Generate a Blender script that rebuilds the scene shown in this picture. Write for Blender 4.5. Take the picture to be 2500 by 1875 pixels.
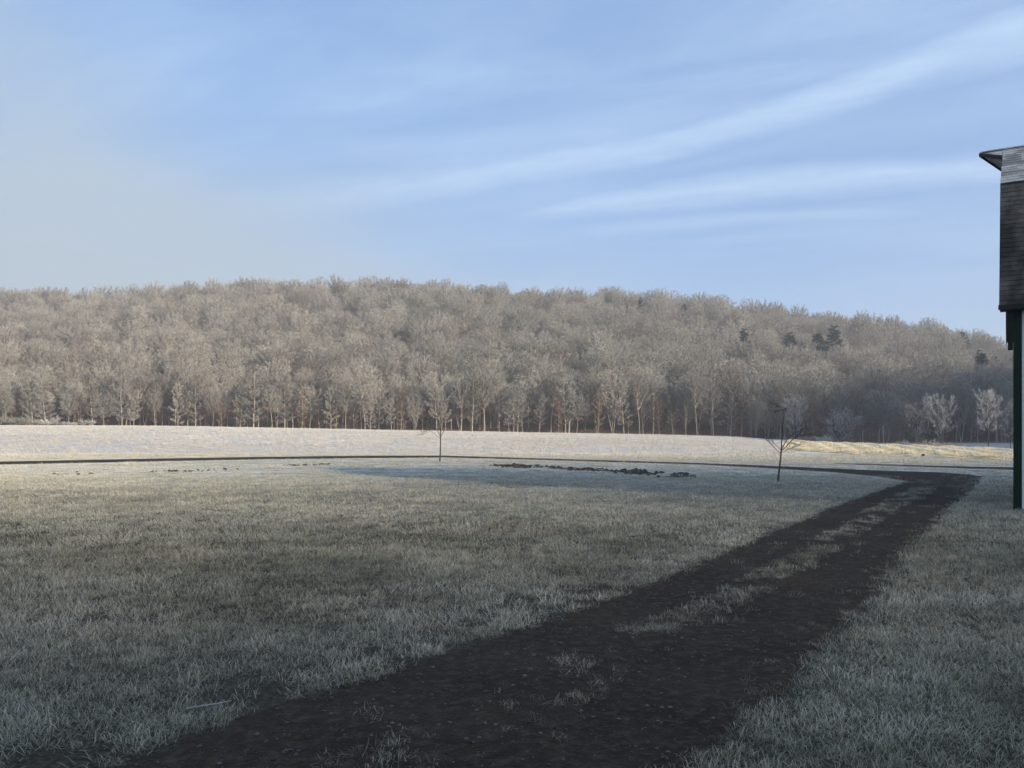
import bpy, bmesh, math, random
import numpy as np
from mathutils import Vector, Matrix

# ------------------------------------------------------------------ scene, camera, world, sun
for o in list(bpy.data.objects):
    bpy.data.objects.remove(o)
scene = bpy.context.scene
COL = scene.collection
R = math.radians
PI = math.pi

FPX = 2010.0          # focal length in photograph pixels (2500 wide)
HOR = 1050.0          # horizon row in the photograph
CAMZ = 1.9

cam_d = bpy.data.cameras.new('camera')
cam = bpy.data.objects.new('camera', cam_d)
COL.objects.link(cam)
cam.location = (0, 0, CAMZ)
cam.rotation_euler = (R(90), 0, 0)
cam_d.sensor_fit = 'HORIZONTAL'
cam_d.sensor_width = 36.0
cam_d.lens = 36.0 * FPX / 2500.0
cam_d.shift_y = (HOR - 937.5) / 2500.0
cam_d.clip_start = 0.1
cam_d.clip_end = 6000
scene.camera = cam

SUN_EL = 18.0
SUN_XY = Vector((0.80, -0.60, 0)).normalized()
SUN_DIR = Vector((SUN_XY.x * math.cos(R(SUN_EL)), SUN_XY.y * math.cos(R(SUN_EL)), math.sin(R(SUN_EL))))
SUN_ROT = math.atan2(SUN_XY.x, SUN_XY.y)
SUN_STRENGTH = 3.3
SKY_STRENGTH = 0.10

scene.view_settings.view_transform = 'Standard'
scene.view_settings.look = 'None'
scene.view_settings.exposure = 1.4
scene.view_settings.gamma = 1.0
scene.view_settings.use_curve_mapping = False
scene.cycles.use_denoising = True
scene.cycles.max_bounces = 4
scene.cycles.diffuse_bounces = 2
scene.cycles.glossy_bounces = 2
scene.cycles.transmission_bounces = 2
scene.cycles.transparent_max_bounces = 4
scene.cycles.volume_bounces = 0
scene.cycles.sample_clamp_indirect = 4.0


class NT:
    """small helper for writing node trees"""
    def __init__(self, tree):
        self.t = tree

    def n(self, typ, **kw):
        nd = self.t.nodes.new(typ)
        for k, v in kw.items():
            setattr(nd, k, v)
        return nd

    def link(self, a, b):
        self.t.links.new(a, b)

    def put(self, sock, v):
        if isinstance(v, bpy.types.NodeSocket):
            self.link(v, sock)
        elif v is not None:
            sock.default_value = v

    def m(self, op, a, b=None, c=None, clamp=False):
        nd = self.n('ShaderNodeMath', operation=op, use_clamp=clamp)
        self.put(nd.inputs[0], a)
        if b is not None:
            self.put(nd.inputs[1], b)
        if c is not None:
            self.put(nd.inputs[2], c)
        return nd.outputs[0]

    def vm(self, op, a, b=None):
        nd = self.n('ShaderNodeVectorMath', operation=op)
        self.put(nd.inputs[0], a)
        if b is not None:
            self.put(nd.inputs[1], b)
        return nd.outputs[0]

    def mapr(self, v, a, b, c=0.0, d=1.0, smooth=False):
        nd = self.n('ShaderNodeMapRange')
        if smooth:
            nd.interpolation_type = 'SMOOTHSTEP'
        self.put(nd.inputs[0], v)
        for i, q in enumerate((a, b, c, d)):
            self.put(nd.inputs[i + 1], q)
        return nd.outputs[0]

    def noise(self, vec, scale, detail=3.0, rough=0.55, dist=0.0):
        nd = self.n('ShaderNodeTexNoise')
        self.put(nd.inputs['Vector'], vec)
        nd.inputs['Scale'].default_value = scale
        nd.inputs['Detail'].default_value = detail
        nd.inputs['Roughness'].default_value = rough
        nd.inputs['Distortion'].default_value = dist
        return nd.outputs[0]

    def mix(self, f, a, b, blend='MIX'):
        nd = self.n('ShaderNodeMix', data_type='RGBA', blend_type=blend)
        self.put(nd.inputs[0], f)
        self.put(nd.inputs[6], c4(a))
        self.put(nd.inputs[7], c4(b))
        return nd.outputs[2]

    def sep(self, v):
        nd = self.n('ShaderNodeSeparateXYZ')
        self.put(nd.inputs[0], v)
        return nd.outputs

    def comb(self, x, y, z):
        nd = self.n('ShaderNodeCombineXYZ')
        for i, q in enumerate((x, y, z)):
            self.put(nd.inputs[i], q)
        return nd.outputs[0]

    def curve(self, v, pts):
        """piecewise curve through (x, y) points, x and y arbitrary"""
        x0, x1 = pts[0][0], pts[-1][0]
        y0 = min(p[1] for p in pts)
        y1 = max(p[1] for p in pts)
        nx = self.mapr(v, x0, x1, 0.0, 1.0)
        nd = self.n('ShaderNodeFloatCurve')
        cm = nd.mapping
        c = cm.curves[0]
        q = [((p[0] - x0) / (x1 - x0), (p[1] - y0) / (y1 - y0)) for p in pts]
        while len(c.points) < len(q):
            c.points.new(0.5, 0.5)
        for i, p in enumerate(q):
            c.points[i].location = p
        cm.update()
        self.link(nx, nd.inputs['Value'])
        return self.mapr(nd.outputs[0], 0.0, 1.0, y0, y1)


def c4(v):
    if isinstance(v, (tuple, list)) and len(v) == 3:
        return (v[0], v[1], v[2], 1.0)
    return v


def make_world():
    w = bpy.data.worlds.new('World')
    scene.world = w
    w.use_nodes = True
    t = w.node_tree
    t.nodes.clear()
    k = NT(t)
    sky = k.n('ShaderNodeTexSky', sky_type='NISHITA')
    sky.sun_disc = False
    sky.sun_elevation = R(SUN_EL)
    sky.sun_rotation = SUN_ROT
    sky.altitude = 400
    sky.air_density = 1.0
    sky.dust_density = 0.8
    sky.ozone_density = 2.2
    tc = k.n('ShaderNodeTexCoord')
    d = tc.outputs['Generated']
    x, y, z = k.sep(d)
    zc = k.m('MAXIMUM', z, 0.03)
    px = k.m('DIVIDE', x, zc)          # where the ray meets a flat cloud layer
    py = k.m('DIVIDE', y, zc)
    plane = k.comb(px, py, 0.0)
    # thin cirrus, drawn out along the wind
    rot = k.n('ShaderNodeVectorRotate', rotation_type='Z_AXIS')
    k.link(plane, rot.inputs['Vector'])
    rot.inputs['Angle'].default_value = R(27)
    stretched = k.vm('MULTIPLY', rot.outputs[0], (0.45, 1.25, 1.0))
    n1 = k.noise(stretched, 1.25, 6.0, 0.58, 0.6)
    n2 = k.noise(stretched, 4.5, 5.0, 0.6, 0.4)
    n0 = k.noise(plane, 0.55, 2.0, 0.5)
    wisps = k.mapr(k.m('ADD', k.m('MULTIPLY', n1, 0.62), k.m('MULTIPLY', n0, 0.5)), 0.44, 0.80, 0.0, 1.0, True)
    wisps = k.m('MULTIPLY', wisps, k.mapr(n2, 0.25, 0.75, 0.62, 1.0))
    wisps = k.m('MULTIPLY', wisps, 0.75)
    wisps = k.m('ADD', wisps, 0.05)
    wisps = k.m('MULTIPLY', wisps, k.mapr(z, 0.10, 0.34, 0.15, 1.0, True))

    def streak(pts, wid, soft_lo, amount, x0, x1, seed):
        wob = k.noise(k.vm('ADD', k.vm('MULTIPLY', plane, (1.0, 1.0, 1.0)), (seed, seed * 2.0, 0)), 3.0, 4.0, 0.6)
        yc = k.curve(px, pts)
        dist = k.m('SUBTRACT', py, yc)
        dist = k.m('ADD', dist, k.m('MULTIPLY', k.m('SUBTRACT', wob, 0.5), 0.22))
        ww = k.curve(px, wid)
        up = k.m('DIVIDE', k.m('MAXIMUM', dist, 0.0), k.m('MULTIPLY', ww, soft_lo))
        dn = k.m('DIVIDE', k.m('MAXIMUM', k.m('MULTIPLY', dist, -1.0), 0.0), ww)
        r = k.m('ADD', up, dn)
        f = k.mapr(r, 0.0, 1.0, 1.0, 0.0, True)
        fine = k.noise(k.vm('ADD', stretched, (seed, 0, 0)), 9.0, 5.0, 0.65)
        f = k.m('MULTIPLY', f, k.mapr(fine, 0.2, 0.75, 0.55, 1.0))
        f = k.m('MULTIPLY', f, k.mapr(px, x0[0], x0[1], 0.0, 1.0, True))
        f = k.m('MULTIPLY', f, k.mapr(px, x1[0], x1[1], 1.0, 0.0, True))
        return k.m('MULTIPLY', f, amount)

    def cp(a, b):                      # photo pixel -> cloud layer
        s = (HOR - b) / FPX
        return ((a - 1250) / FPX / s, 1 / s)
    s1 = [cp(*p) for p in ((300, 545), (650, 500), (980, 455), (1300, 405), (1620, 350), (1850, 290), (2150, 190), (2480, 80))]
    s1 = [(-4.0, s1[0][1] + 0.9)] + s1 + [(5.0, 0.4)]
    w1 = [(-4.0, 0.5), (-0.8, 0.42), (0.6, 0.30), (1.0, 0.34), (1.4, 0.36), (5.0, 0.5)]
    st = streak(s1, w1, 1.25, 0.95, (-2.0, -0.1), (3.4, 4.8), 3.1)
    s2 = [cp(*p) for p in ((1150, 545), (1330, 512), (1560, 480), (1820, 450), (2120, 425), (2450, 405))]
    s2 = [(-2.5, s2[0][1] + 0.9)] + s2 + [(7.0, 1.9)]
    w2 = [(-2.5, 0.18), (0.1, 0.22), (0.9, 0.33), (2.0, 0.24), (7.0, 0.3)]
    st2 = streak(s2, w2, 1.5, 0.9, (-0.2, 0.35), (4.5, 6.5), 7.7)
    s3 = [cp(*p) for p in ((1350, 570), (1600, 548), (1850, 530), (2150, 520))]
    s3 = [(-2.5, s3[0][1] + 0.6)] + s3 + [(7.0, 3.4)]
    st3 = streak(s3, [(-2.5, 0.2), (0.5, 0.3), (1.4, 0.2), (7.0, 0.3)], 1.2, 0.5, (0.0, 0.6), (1.6, 2.2), 1.3)
    cl = k.m('MAXIMUM', wisps, k.m('MAXIMUM', st, k.m('MAXIMUM', st2, st3)))
    cl = k.m('MULTIPLY', cl, k.mapr(z, 0.03, 0.12, 0.3, 1.0, True), clamp=True)
    # morning fog lifting over the left end of the hill
    hl = k.m('SQRT', k.m('ADD', k.m('MULTIPLY', x, x), k.m('MULTIPLY', y, y)))
    az = k.m('ARCTAN2', x, y)
    elev = k.m('ARCTAN2', z, hl)
    fn = k.noise(k.vm('MULTIPLY', d, (1.0, 1.0, 2.2)), 4.0, 4.0, 0.55)
    top = k.curve(az, [(-PI, 0.40), (-0.9, 0.42), (-0.55, 0.40), (-0.35, 0.325), (-0.15, 0.275), (0.0, 0.215), (0.2, 0.16), (0.5, 0.11), (1.1, 0.18), (PI, 0.40)])
    top = k.m('ADD', top, k.m('MULTIPLY', k.m('SUBTRACT', fn, 0.5), 0.20))
    fog = k.mapr(k.m('SUBTRACT', top, elev), -0.10, 0.20, 0.0, 1.0, True)
    fog = k.m('MULTIPLY', fog, k.curve(az, [(-PI, 0.8), (-0.6, 0.95), (-0.25, 0.92), (-0.02, 0.72), (0.15, 0.5), (0.45, 0.06), (1.0, 0.35), (PI, 0.8)]))
    base = k.mix(1.0, sky.outputs[0], (SKY_STRENGTH * 1.0, SKY_STRENGTH * 1.0, SKY_STRENGTH * 1.0), 'MULTIPLY')
    sd = k.n('ShaderNodeVectorMath', operation='DOT_PRODUCT')       # the clear sky's own glow is kept round the sun
    k.link(d, sd.inputs[0])
    sd.inputs[1].default_value = tuple(SUN_DIR)
    base = k.mix(k.mapr(sd.outputs['Value'], -0.1, 0.6, 0.72, 0.0, True), base, (0.084, 0.150, 0.280))
    col = k.mix(cl, base, (0.205, 0.28, 0.385))
    col = k.mix(fog, col, (0.195, 0.232, 0.263))
    bg = k.n('ShaderNodeBackground')
    k.link(col, bg.inputs[0])
    bg.inputs[1].default_value = 1.0
    out = k.n('ShaderNodeOutputWorld')
    k.link(bg.outputs[0], out.inputs[0])


make_world()

sun_d = bpy.data.lights.new('sun', 'SUN')
sun_d.energy = SUN_STRENGTH
sun_d.angle = R(3.0)
sun_d.color = (1.0, 0.88, 0.71)
sun = bpy.data.objects.new('sun', sun_d)
COL.objects.link(sun)
sun.rotation_euler = SUN_DIR.to_track_quat('Z', 'Y').to_euler()
sun.location = (60, -40, 60)


# ------------------------------------------------------------------ helpers
def tag(o, label=None, cat=None, group=None, kind=None):
    if label:
        o['label'] = label
    if cat:
        o['category'] = cat
    if group:
        o['group'] = group
    if kind:
        o['kind'] = kind
    return o


def empty(name, loc=(0, 0, 0), rz=0.0):
    o = bpy.data.objects.new(name, None)
    o.empty_display_size = 0.2
    COL.objects.link(o)
    o.location = loc
    o.rotation_euler = (0, 0, rz)
    return o


def new_mesh(name, verts, faces, mat=None, smooth=False, attrs=None):
    me = bpy.data.meshes.new(name)
    me.from_pydata([tuple(v) for v in verts] if not isinstance(verts, np.ndarray) else verts.tolist(), [], faces if isinstance(faces, list) else faces.tolist())
    if mat:
        me.materials.append(mat)
    if smooth:
        me.polygons.foreach_set('use_smooth', [True] * len(me.polygons))
    for nm, arr in (attrs or {}).items():
        a = me.attributes.new(nm, 'FLOAT', 'POINT')
        a.data.foreach_set('value', np.asarray(arr, dtype=np.float32))
    me.update()
    return me


def link(name, me, parent=None, loc=None):
    o = bpy.data.objects.new(name, me)
    COL.objects.link(o)
    if parent:
        o.parent = parent
    if loc is not None:
        o.location = loc
    return o


def smooth01(t):
    t = np.clip(t, 0.0, 1.0)
    return t * t * (3 - 2 * t)


def vnoise(x, y, seed=0):
    """value noise, 0..1, for placing things"""
    x = np.asarray(x, float); y = np.asarray(y, float)
    xi = np.floor(x).astype(np.int64); yi = np.floor(y).astype(np.int64)
    fx = x - xi; fy = y - yi
    fx = fx * fx * (3 - 2 * fx); fy = fy * fy * (3 - 2 * fy)

    def h(a, b):
        v = np.sin(a * 127.1 + b * 311.7 + seed * 74.7) * 43758.5453
        return v - np.floor(v)
    return (h(xi, yi) * (1 - fx) + h(xi + 1, yi) * fx) * (1 - fy) + (h(xi, yi + 1) * (1 - fx) + h(xi + 1, yi + 1) * fx) * fy


def fnoise(x, y, seed=0):
    return (vnoise(x, y, seed) + 0.5 * vnoise(x * 2.1, y * 2.1, seed + 1) + 0.25 * vnoise(x * 4.3, y * 4.3, seed + 2)) / 1.75


def gnd(px, py):
    """photo pixel of a point on the flat near ground -> world x, y"""
    Z = CAMZ * FPX / (py - HOR)
    return ((px - 1250) / FPX * Z, Z)


def at(px, py, Z):
    return Vector(((px - 1250) / FPX * Z, Z, CAMZ + (HOR - py) / FPX * Z))


# ------------------------------------------------------------------ terrain
RIDGE_PX = np.array([-900, -300, 0, 200, 450, 850, 1060, 1200, 1400, 1600, 1750, 1900, 2000, 2100, 2200, 2300, 2460, 2800, 3400], float)
RIDGE_Y = np.array([720, 706, 704, 700, 684, 680, 677, 688, 706, 709, 716, 736, 750, 756, 776, 790, 815, 850, 890], float)
RIDGE_D = 460.0
TREE_H = 15.5
MOUND_PX = np.array([-600, 0, 400, 900, 1300, 1600, 1790, 1880, 1990, 2600], float)
MOUND_Y = np.array([1037, 1040, 1041, 1050, 1057, 1062, 1067, 1073, 1082.0, 1082.0], float)
CREST_D = 160.0


def terr(X, Y):
    X = np.asarray(X, float); Y = np.asarray(Y, float)
    Yp = np.maximum(Y, 25.0)
    px = 1250 + FPX * X / Yp
    # field swelling up to a crest beyond the lane
    mh = CAMZ + (HOR - np.interp(px, MOUND_PX, MOUND_Y)) * CREST_D / FPX
    fade = 1 - smooth01((px - 1800) / 180.0)
    t = np.clip((Y - 67) / (CREST_D - 67), 0, 1)
    mound = np.maximum(mh, 0) * fade * (t * (2 - t)) * (1 - 0.55 * smooth01((Y - CREST_D - 4) / 34))
    # ground falls to a creek on the right
    lx, ly = 46.6, 76.4
    dx, dy = 5.4, 76.6
    L = math.hypot(dx, dy)
    s = ((X - lx) * dy - (Y - ly) * dx) / L
    dip = -1.35 * smooth01((s - 0.5) / 9.0) * smooth01((Y - 52) / 16.0)
    dip = np.where(Y > 150, np.minimum(dip, -1.35 * smooth01((Y - 154) / 12.0) * smooth01((px - 1880) / 120.0)), dip)
    # wooded hill
    rh = CAMZ + (HOR - np.interp(px, RIDGE_PX, RIDGE_Y)) * RIDGE_D / FPX - TREE_H
    q = (Y - 206) / (RIDGE_D - 206)
    qq = np.clip(q, 0, 1)
    prof = 0.16 * qq + 0.84 * (qq ** 1.25)
    prof = np.where(qq > 0.86, prof - 0.9 * (qq - 0.86) ** 2, prof)
    lump = (fnoise(X / 70.0, Y / 70.0, 5) - 0.5) * 7.0 * smooth01((Y - 235) / 60)
    hill = (rh + lump) * prof * (1 - 0.35 * smooth01((Y - 520) / 500))
    # unseen valley side added on the right to shade the lawn and woods
    p = X * 0.80 - Y * 0.60
    qv = X * 0.60 + Y * 0.80
    # skyline heights shaped so soft shade on the near lawn fades into sun
    sky_q = [-400, -60, 3, 7, 10.5, 16, 22, 28, 38, 46, 55, 80, 122, 148, 172, 250, 560, 760]
    sky_h = [100, 107, 105.5, 102.5, 98.8, 98.8, 102.5, 107.5, 107, 100, 95, 90, 91, 114, 128, 133, 130, 0]
    shade_hill = np.interp(qv, sky_q, sky_h) * smooth01((p - 130) / 170.0) * (1 - 0.5 * smooth01((p - 420) / 250))
    side = smooth01((X - 0.66 * np.maximum(Y, 0) - 30) / 60)
    return mound + dip + np.maximum(hill, 0) + shade_hill * side


# --- lane outlines, in world metres on the flat ground
ROADV = Vector((0.527, 0.85))
Lpx = [(560, 1768), (700, 1712), (973, 1640), (1141, 1582), (1400, 1492), (1605, 1420), (1853, 1316), (2023, 1243), (2130, 1204), (2216, 1174)]
Rpx = [(1700, 1868), (1921, 1672), (2102, 1480), (2215, 1345), (2328, 1232), (2376, 1196), (2392, 1178), (2380, 1160)]
Lw = [gnd(*p) for p in Lpx]
Rw = [gnd(*p) for p in Rpx]
Lw = [(Lw[0][0] - 0.527 * 9, Lw[0][1] - 0.85 * 9)] + Lw
Rw = [(Rw[0][0] - 0.527 * 9, Rw[0][1] - 0.85 * 9)] + Rw


def resample(pts, n):
    p = np.array(pts, float)
    d = np.concatenate([[0], np.cumsum(np.hypot(*(p[1:] - p[:-1]).T))])
    t = np.linspace(0, d[-1], n)
    return np.stack([np.interp(t, d, p[:, 0]), np.interp(t, d, p[:, 1])], 1)


CT = [(-500, 1136), (-300, 1132), (0, 1127), (300, 1121), (600, 1116), (850, 1113), (1080, 1112.5), (1300, 1119), (1500, 1125), (1700, 1130.5), (1900, 1138), (2050, 1144), (2150, 1148), (2290, 1152), (2372, 1158), (2398, 1164)]
CB = [(-500, 1148), (-300, 1142), (0, 1135), (300, 1129), (600, 1123), (850, 1119.5), (1080, 1117.7), (1300, 1123), (1500, 1128.8), (1700, 1134.5), (1900, 1145), (2050, 1155), (2150, 1165), (2225, 1178), (2320, 1176), (2396, 1169)]
CTw = [gnd(*p) for p in CT]
CBw = [gnd(*p) for p in CB]
BT = [(2040, 1130), (2200, 1134), (2350, 1138), (2480, 1139.5), (2700, 1141)]
BB = [(2040, 1133), (2200, 1139), (2350, 1144.5), (2480, 1149), (2700, 1155)]
BTw = [gnd(*p) for p in BT]
BBw = [gnd(*p) for p in BB]

POLY_MAIN = np.array(Lw + Rw[::-1])
POLY_CROSS = np.array(CTw + CBw[::-1])
POLY_BRANCH = np.array(BTw + BBw[::-1])


def inside(px, py, poly):
    px = np.asarray(px); py = np.asarray(py)
    r = np.zeros(px.shape, bool)
    j = len(poly) - 1
    for i in range(len(poly)):
        xi, yi = poly[i]; xj, yj = poly[j]
        c = ((yi > py) != (yj > py)) & (px < (xj - xi) * (py - yi) / (yj - yi + 1e-12) + xi)
        r ^= c
        j = i
    return r


def seg_dist(px, py, line):
    line = np.array(line)
    best = np.full(np.shape(px), 1e9)
    for a, b in zip(line[:-1], line[1:]):
        d = b - a
        t = np.clip(((px - a[0]) * d[0] + (py - a[1]) * d[1]) / (d @ d + 1e-12), 0, 1)
        best = np.minimum(best, np.hypot(px - a[0] - t * d[0], py - a[1] - t * d[1]))
    return best


# tan hay field outline (far edge, near edge)
HAY_FAR = [gnd(*p) for p in ((1925, 1075), (2000, 1081), (2150, 1087), (2300, 1092.5), (2476, 1100), (2640, 1108))]
HAY_NEAR = [gnd(*p) for p in ((1912, 1097), (2000, 1104), (2150, 1110), (2254, 1114), (2330, 1117.5), (2476, 1124), (2640, 1132))]
POLY_HAY = np.array(HAY_FAR + HAY_NEAR[::-1])
# dug beds in the lawn
BED_PX = [[(1190, 1136), (1270, 1135), (1372, 1143), (1372, 1146.5), (1330, 1146), (1230, 1141)],
          [(1383, 1143), (1450, 1145), (1520, 1148), (1520, 1153), (1450, 1150.5), (1383, 1149)],
          [(1512, 1149), (1590, 1151.5), (1650, 1156), (1704, 1163), (1690, 1167), (1630, 1166.5), (1560, 1160), (1512, 1155)],
          [(136, 1157), (190, 1155), (236, 1155.5), (232, 1158.5), (180, 1160), (138, 1160)],
          [(372, 1151.5), (470, 1148.5), (560, 1146), (555, 1148.5), (470, 1151.5), (376, 1153.5)],
          [(690, 1137.5), (760, 1134.5), (826, 1132), (826, 1134.2), (760, 1137), (695, 1139)]]
BED_POLYS = [np.array([gnd(*p) for p in b]) for b in BED_PX]


# ------------------------------------------------------------------ materials
def mat_new(name):
    m = bpy.data.materials.new(name)
    m.use_nodes = True
    t = m.node_tree
    t.nodes.clear()
    k = NT(t)
    out = k.n('ShaderNodeOutputMaterial')
    b = k.n('ShaderNodeBsdfPrincipled')
    k.link(b.outputs[0], out.inputs[0])
    b.inputs['Roughness'].default_value = 0.9
    b.inputs['Specular IOR Level'].default_value = 0.15
    return m, k, b


def bump(k, b, h, strength=0.5, dist=0.02):
    nd = k.n('ShaderNodeBump')
    nd.inputs['Strength'].default_value = strength
    nd.inputs['Distance'].default_value = dist
    k.link(h, nd.inputs['Height'])
    k.link(nd.outputs[0], b.inputs['Normal'])


def attr(k, name, typ='GEOMETRY'):
    nd = k.n('ShaderNodeAttribute', attribute_name=name, attribute_type=typ)
    return nd.outputs['Fac']


def position(k):
    return k.n('ShaderNodeNewGeometry').outputs['Position']


def mat_ground():
    m, k, b = mat_new('frosted_ground')
    P = position(k)
    flat = k.vm('MULTIPLY', P, (1, 1, 0))
    n_big = k.noise(flat, 0.09, 3, 0.5)
    n_mid = k.noise(flat, 0.9, 4, 0.6)
    n_fine = k.noise(flat, 22.0, 5, 0.7)
    streaks = k.noise(k.vm('MULTIPLY', flat, (0.35, 1.5, 1)), 0.55, 5, 0.6)
    meadow = attr(k, 'meadow')
    wood = attr(k, 'wood')
    pale = attr(k, 'pale')
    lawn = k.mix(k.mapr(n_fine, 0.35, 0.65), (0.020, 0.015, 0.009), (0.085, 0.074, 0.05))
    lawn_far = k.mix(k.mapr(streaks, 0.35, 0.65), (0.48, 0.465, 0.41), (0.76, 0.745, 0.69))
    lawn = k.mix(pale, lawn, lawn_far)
    far = k.mix(k.mapr(streaks, 0.35, 0.68), (0.38, 0.365, 0.335), (0.54, 0.53, 0.51))
    far = k.mix(k.mapr(n_big, 0.5, 0.75, 0.0, 0.55), far, (0.58, 0.50, 0.38))
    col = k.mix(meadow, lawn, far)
    litter = k.mix(k.mapr(k.noise(flat, 1.3, 4, 0.6), 0.35, 0.65), (0.12, 0.065, 0.035), (0.26, 0.17, 0.11))
    col = k.mix(wood, col, litter)
    k.link(col, b.inputs['Base Color'])
    bump(k, b, n_fine, 0.7, 0.04)
    return m


def mat_dirt():
    m, k, b = mat_new('gravel_dirt')
    P = position(k)
    n1 = k.noise(P, 0.7, 4, 0.6)
    n2 = k.noise(P, 9.0, 5, 0.7)
    n3 = k.noise(P, 45.0, 3, 0.6)
    vor = k.n('ShaderNodeTexVoronoi')
    k.link(P, vor.inputs['Vector'])
    vor.inputs['Scale'].default_value = 38.0
    c = k.mix(k.mapr(n1, 0.3, 0.7), (0.020, 0.0125, 0.0070), (0.046, 0.031, 0.0178))
    c = k.mix(k.mapr(n2, 0.48, 0.70, 0.0, 0.8), c, (0.080, 0.057, 0.037))
    c = k.mix(k.mapr(n3, 0.60, 0.74, 0.0, 0.6), c, (0.12, 0.10, 0.08))
    c = k.mix(k.mapr(n2, 0.25, 0.42, 0.7, 0.0), c, (0.010, 0.0085, 0.0075))
    k.link(c, b.inputs['Base Color'])
    h = k.m('ADD', k.m('MULTIPLY', n2, 1.0), k.m('MULTIPLY', k.m('SUBTRACT', 0.6, vor.outputs['Distance']), 0.35))
    bump(k, b, h, 0.8, 0.03)
    return m


def mat_blades(name, root, mid, tipc, straw, frost_amt=1.0, patch=0.25):
    """grass blades: dark root, pale frosted tip, colour drifting in patches"""
    m, k, b = mat_new(name)
    tip = attr(k, 'tip')
    fr = attr(k, 'frost', 'INSTANCER')
    P = position(k)
    flat = k.vm('MULTIPLY', P, (1, 1, 0))
    n = k.noise(flat, patch, 3, 0.55)
    n2 = k.noise(flat, patch * 9, 2, 0.55)
    oi = k.n('ShaderNodeObjectInfo')
    midc = k.mix(k.mapr(k.m('ADD', n, k.m('MULTIPLY', k.m('SUBTRACT', n2, 0.5), 0.5)), 0.42, 0.62), mid, straw)
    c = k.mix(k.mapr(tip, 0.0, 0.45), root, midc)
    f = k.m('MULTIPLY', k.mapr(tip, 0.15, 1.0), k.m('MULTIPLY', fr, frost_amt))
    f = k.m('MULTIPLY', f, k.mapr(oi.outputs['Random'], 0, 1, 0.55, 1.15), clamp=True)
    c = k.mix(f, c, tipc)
    k.link(c, b.inputs['Base Color'])
    b.inputs['Roughness'].default_value = 0.8
    return m


def mat_bark(name, a, bcol):
    m, k, b = mat_new(name)
    oi = k.n('ShaderNodeObjectInfo')
    tc = k.n('ShaderNodeTexCoord')
    n = k.noise(k.vm('MULTIPLY', tc.outputs['Object'], (4, 4, 0.8)), 1.2, 4, 0.6)
    c = k.mix(k.mapr(n, 0.3, 0.7), a, bcol)
    c = k.mix(k.mapr(oi.outputs['Random'], 0, 1, 0.0, 0.45), c, tuple(0.5 * q for q in a))
    k.link(c, b.inputs['Base Color'])
    bump(k, b, n, 0.5, 0.05)
    return m


def mat_twig(name, inner, frost_a, frost_b, frost_c):
    """frosted twigs: brown inside, rime at the tips, each tree its own tint"""
    m, k, b = mat_new(name)
    tip = attr(k, 'tip')
    oi = k.n('ShaderNodeObjectInfo')
    r = oi.outputs['Random']
    r2 = k.m('FRACT', k.m('MULTIPLY', r, 17.31))
    r3 = k.m('FRACT', k.m('MULTIPLY', r, 41.7))
    fc = k.mix(k.mapr(r, 0.0, 1.0), frost_a, frost_b)
    fc = k.mix(k.mapr(r2, 0.45, 1.0), fc, frost_c)
    fc = k.mix(k.mapr(k.m('FRACT', k.m('MULTIPLY', r, 83.1)), 0.6, 1.0, 0.0, 0.8), fc, tuple(0.72 * q for q in frost_b))
    c = k.mix(k.mapr(tip, 0.15, 1.0), inner, fc)
    grove = k.noise(k.vm('MULTIPLY', oi.outputs['Location'], (1, 1, 0)), 0.035, 2, 0.5)
    c = k.mix(k.m('MULTIPLY', k.m('POWER', r3, 1.6), k.mapr(grove, 0.3, 0.7, 0.35, 1.0)), c, inner)
    k.link(c, b.inputs['Base Color'])
    b.inputs['Roughness'].default_value = 0.85
    return m


def mat_plain(name, col, var=0.25, scale=6.0, rough=0.8, stretch=(1, 1, 1), bmp=0.3, spec=0.2):
    m, k, b = mat_new(name)
    tc = k.n('ShaderNodeTexCoord')
    oi = k.n('ShaderNodeObjectInfo')
    n = k.noise(k.vm('MULTIPLY', tc.outputs['Object'], stretch), scale, 4, 0.6)
    lo = tuple(q * (1 - var) for q in col)
    hi = tuple(min(1, q * (1 + var)) for q in col)
    c = k.mix(k.mapr(n, 0.3, 0.7), lo, hi)
    c = k.mix(k.mapr(oi.outputs['Random'], 0, 1, 0.0, 0.30), c, lo)
    k.link(c, b.inputs['Base Color'])
    b.inputs['Roughness'].default_value = rough
    b.inputs['Specular IOR Level'].default_value = spec
    bump(k, b, n, bmp, 0.01)
    return m


M_GROUND = mat_ground()
M_DIRT = mat_dirt()
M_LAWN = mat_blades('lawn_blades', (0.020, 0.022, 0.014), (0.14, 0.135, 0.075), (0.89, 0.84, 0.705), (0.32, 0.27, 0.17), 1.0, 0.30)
M_MEADOW = mat_blades('meadow_blades', (0.32, 0.29, 0.245), (0.43, 0.405, 0.36), (0.68, 0.67, 0.65), (0.43, 0.365, 0.27), 1.0, 0.10)
M_STRAW = mat_blades('hay_blades', (0.32, 0.25, 0.14), (0.60, 0.50, 0.32), (0.80, 0.73, 0.58), (0.66, 0.56, 0.38), 0.8, 0.10)
M_TRUNK = mat_bark('pale_bark', (0.27, 0.225, 0.18), (0.46, 0.41, 0.34))
M_DARKBARK = mat_bark('dark_bark', (0.045, 0.038, 0.034), (0.10, 0.088, 0.078))
M_TWIG = mat_twig('frosted_twigs', (0.105, 0.088, 0.072), (0.65, 0.61, 0.525), (0.53, 0.53, 0.465), (0.69, 0.635, 0.545))
M_RIME = mat_twig('heavy_rime_twigs', (0.26, 0.24, 0.22), (0.82, 0.79, 0.73), (0.80, 0.78, 0.72), (0.82, 0.77, 0.70))
M_BEECH = mat_twig('rusty_leaf_twigs', (0.14, 0.08, 0.05), (0.36, 0.26, 0.18), (0.32, 0.215, 0.14), (0.46, 0.38, 0.29))
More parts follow.
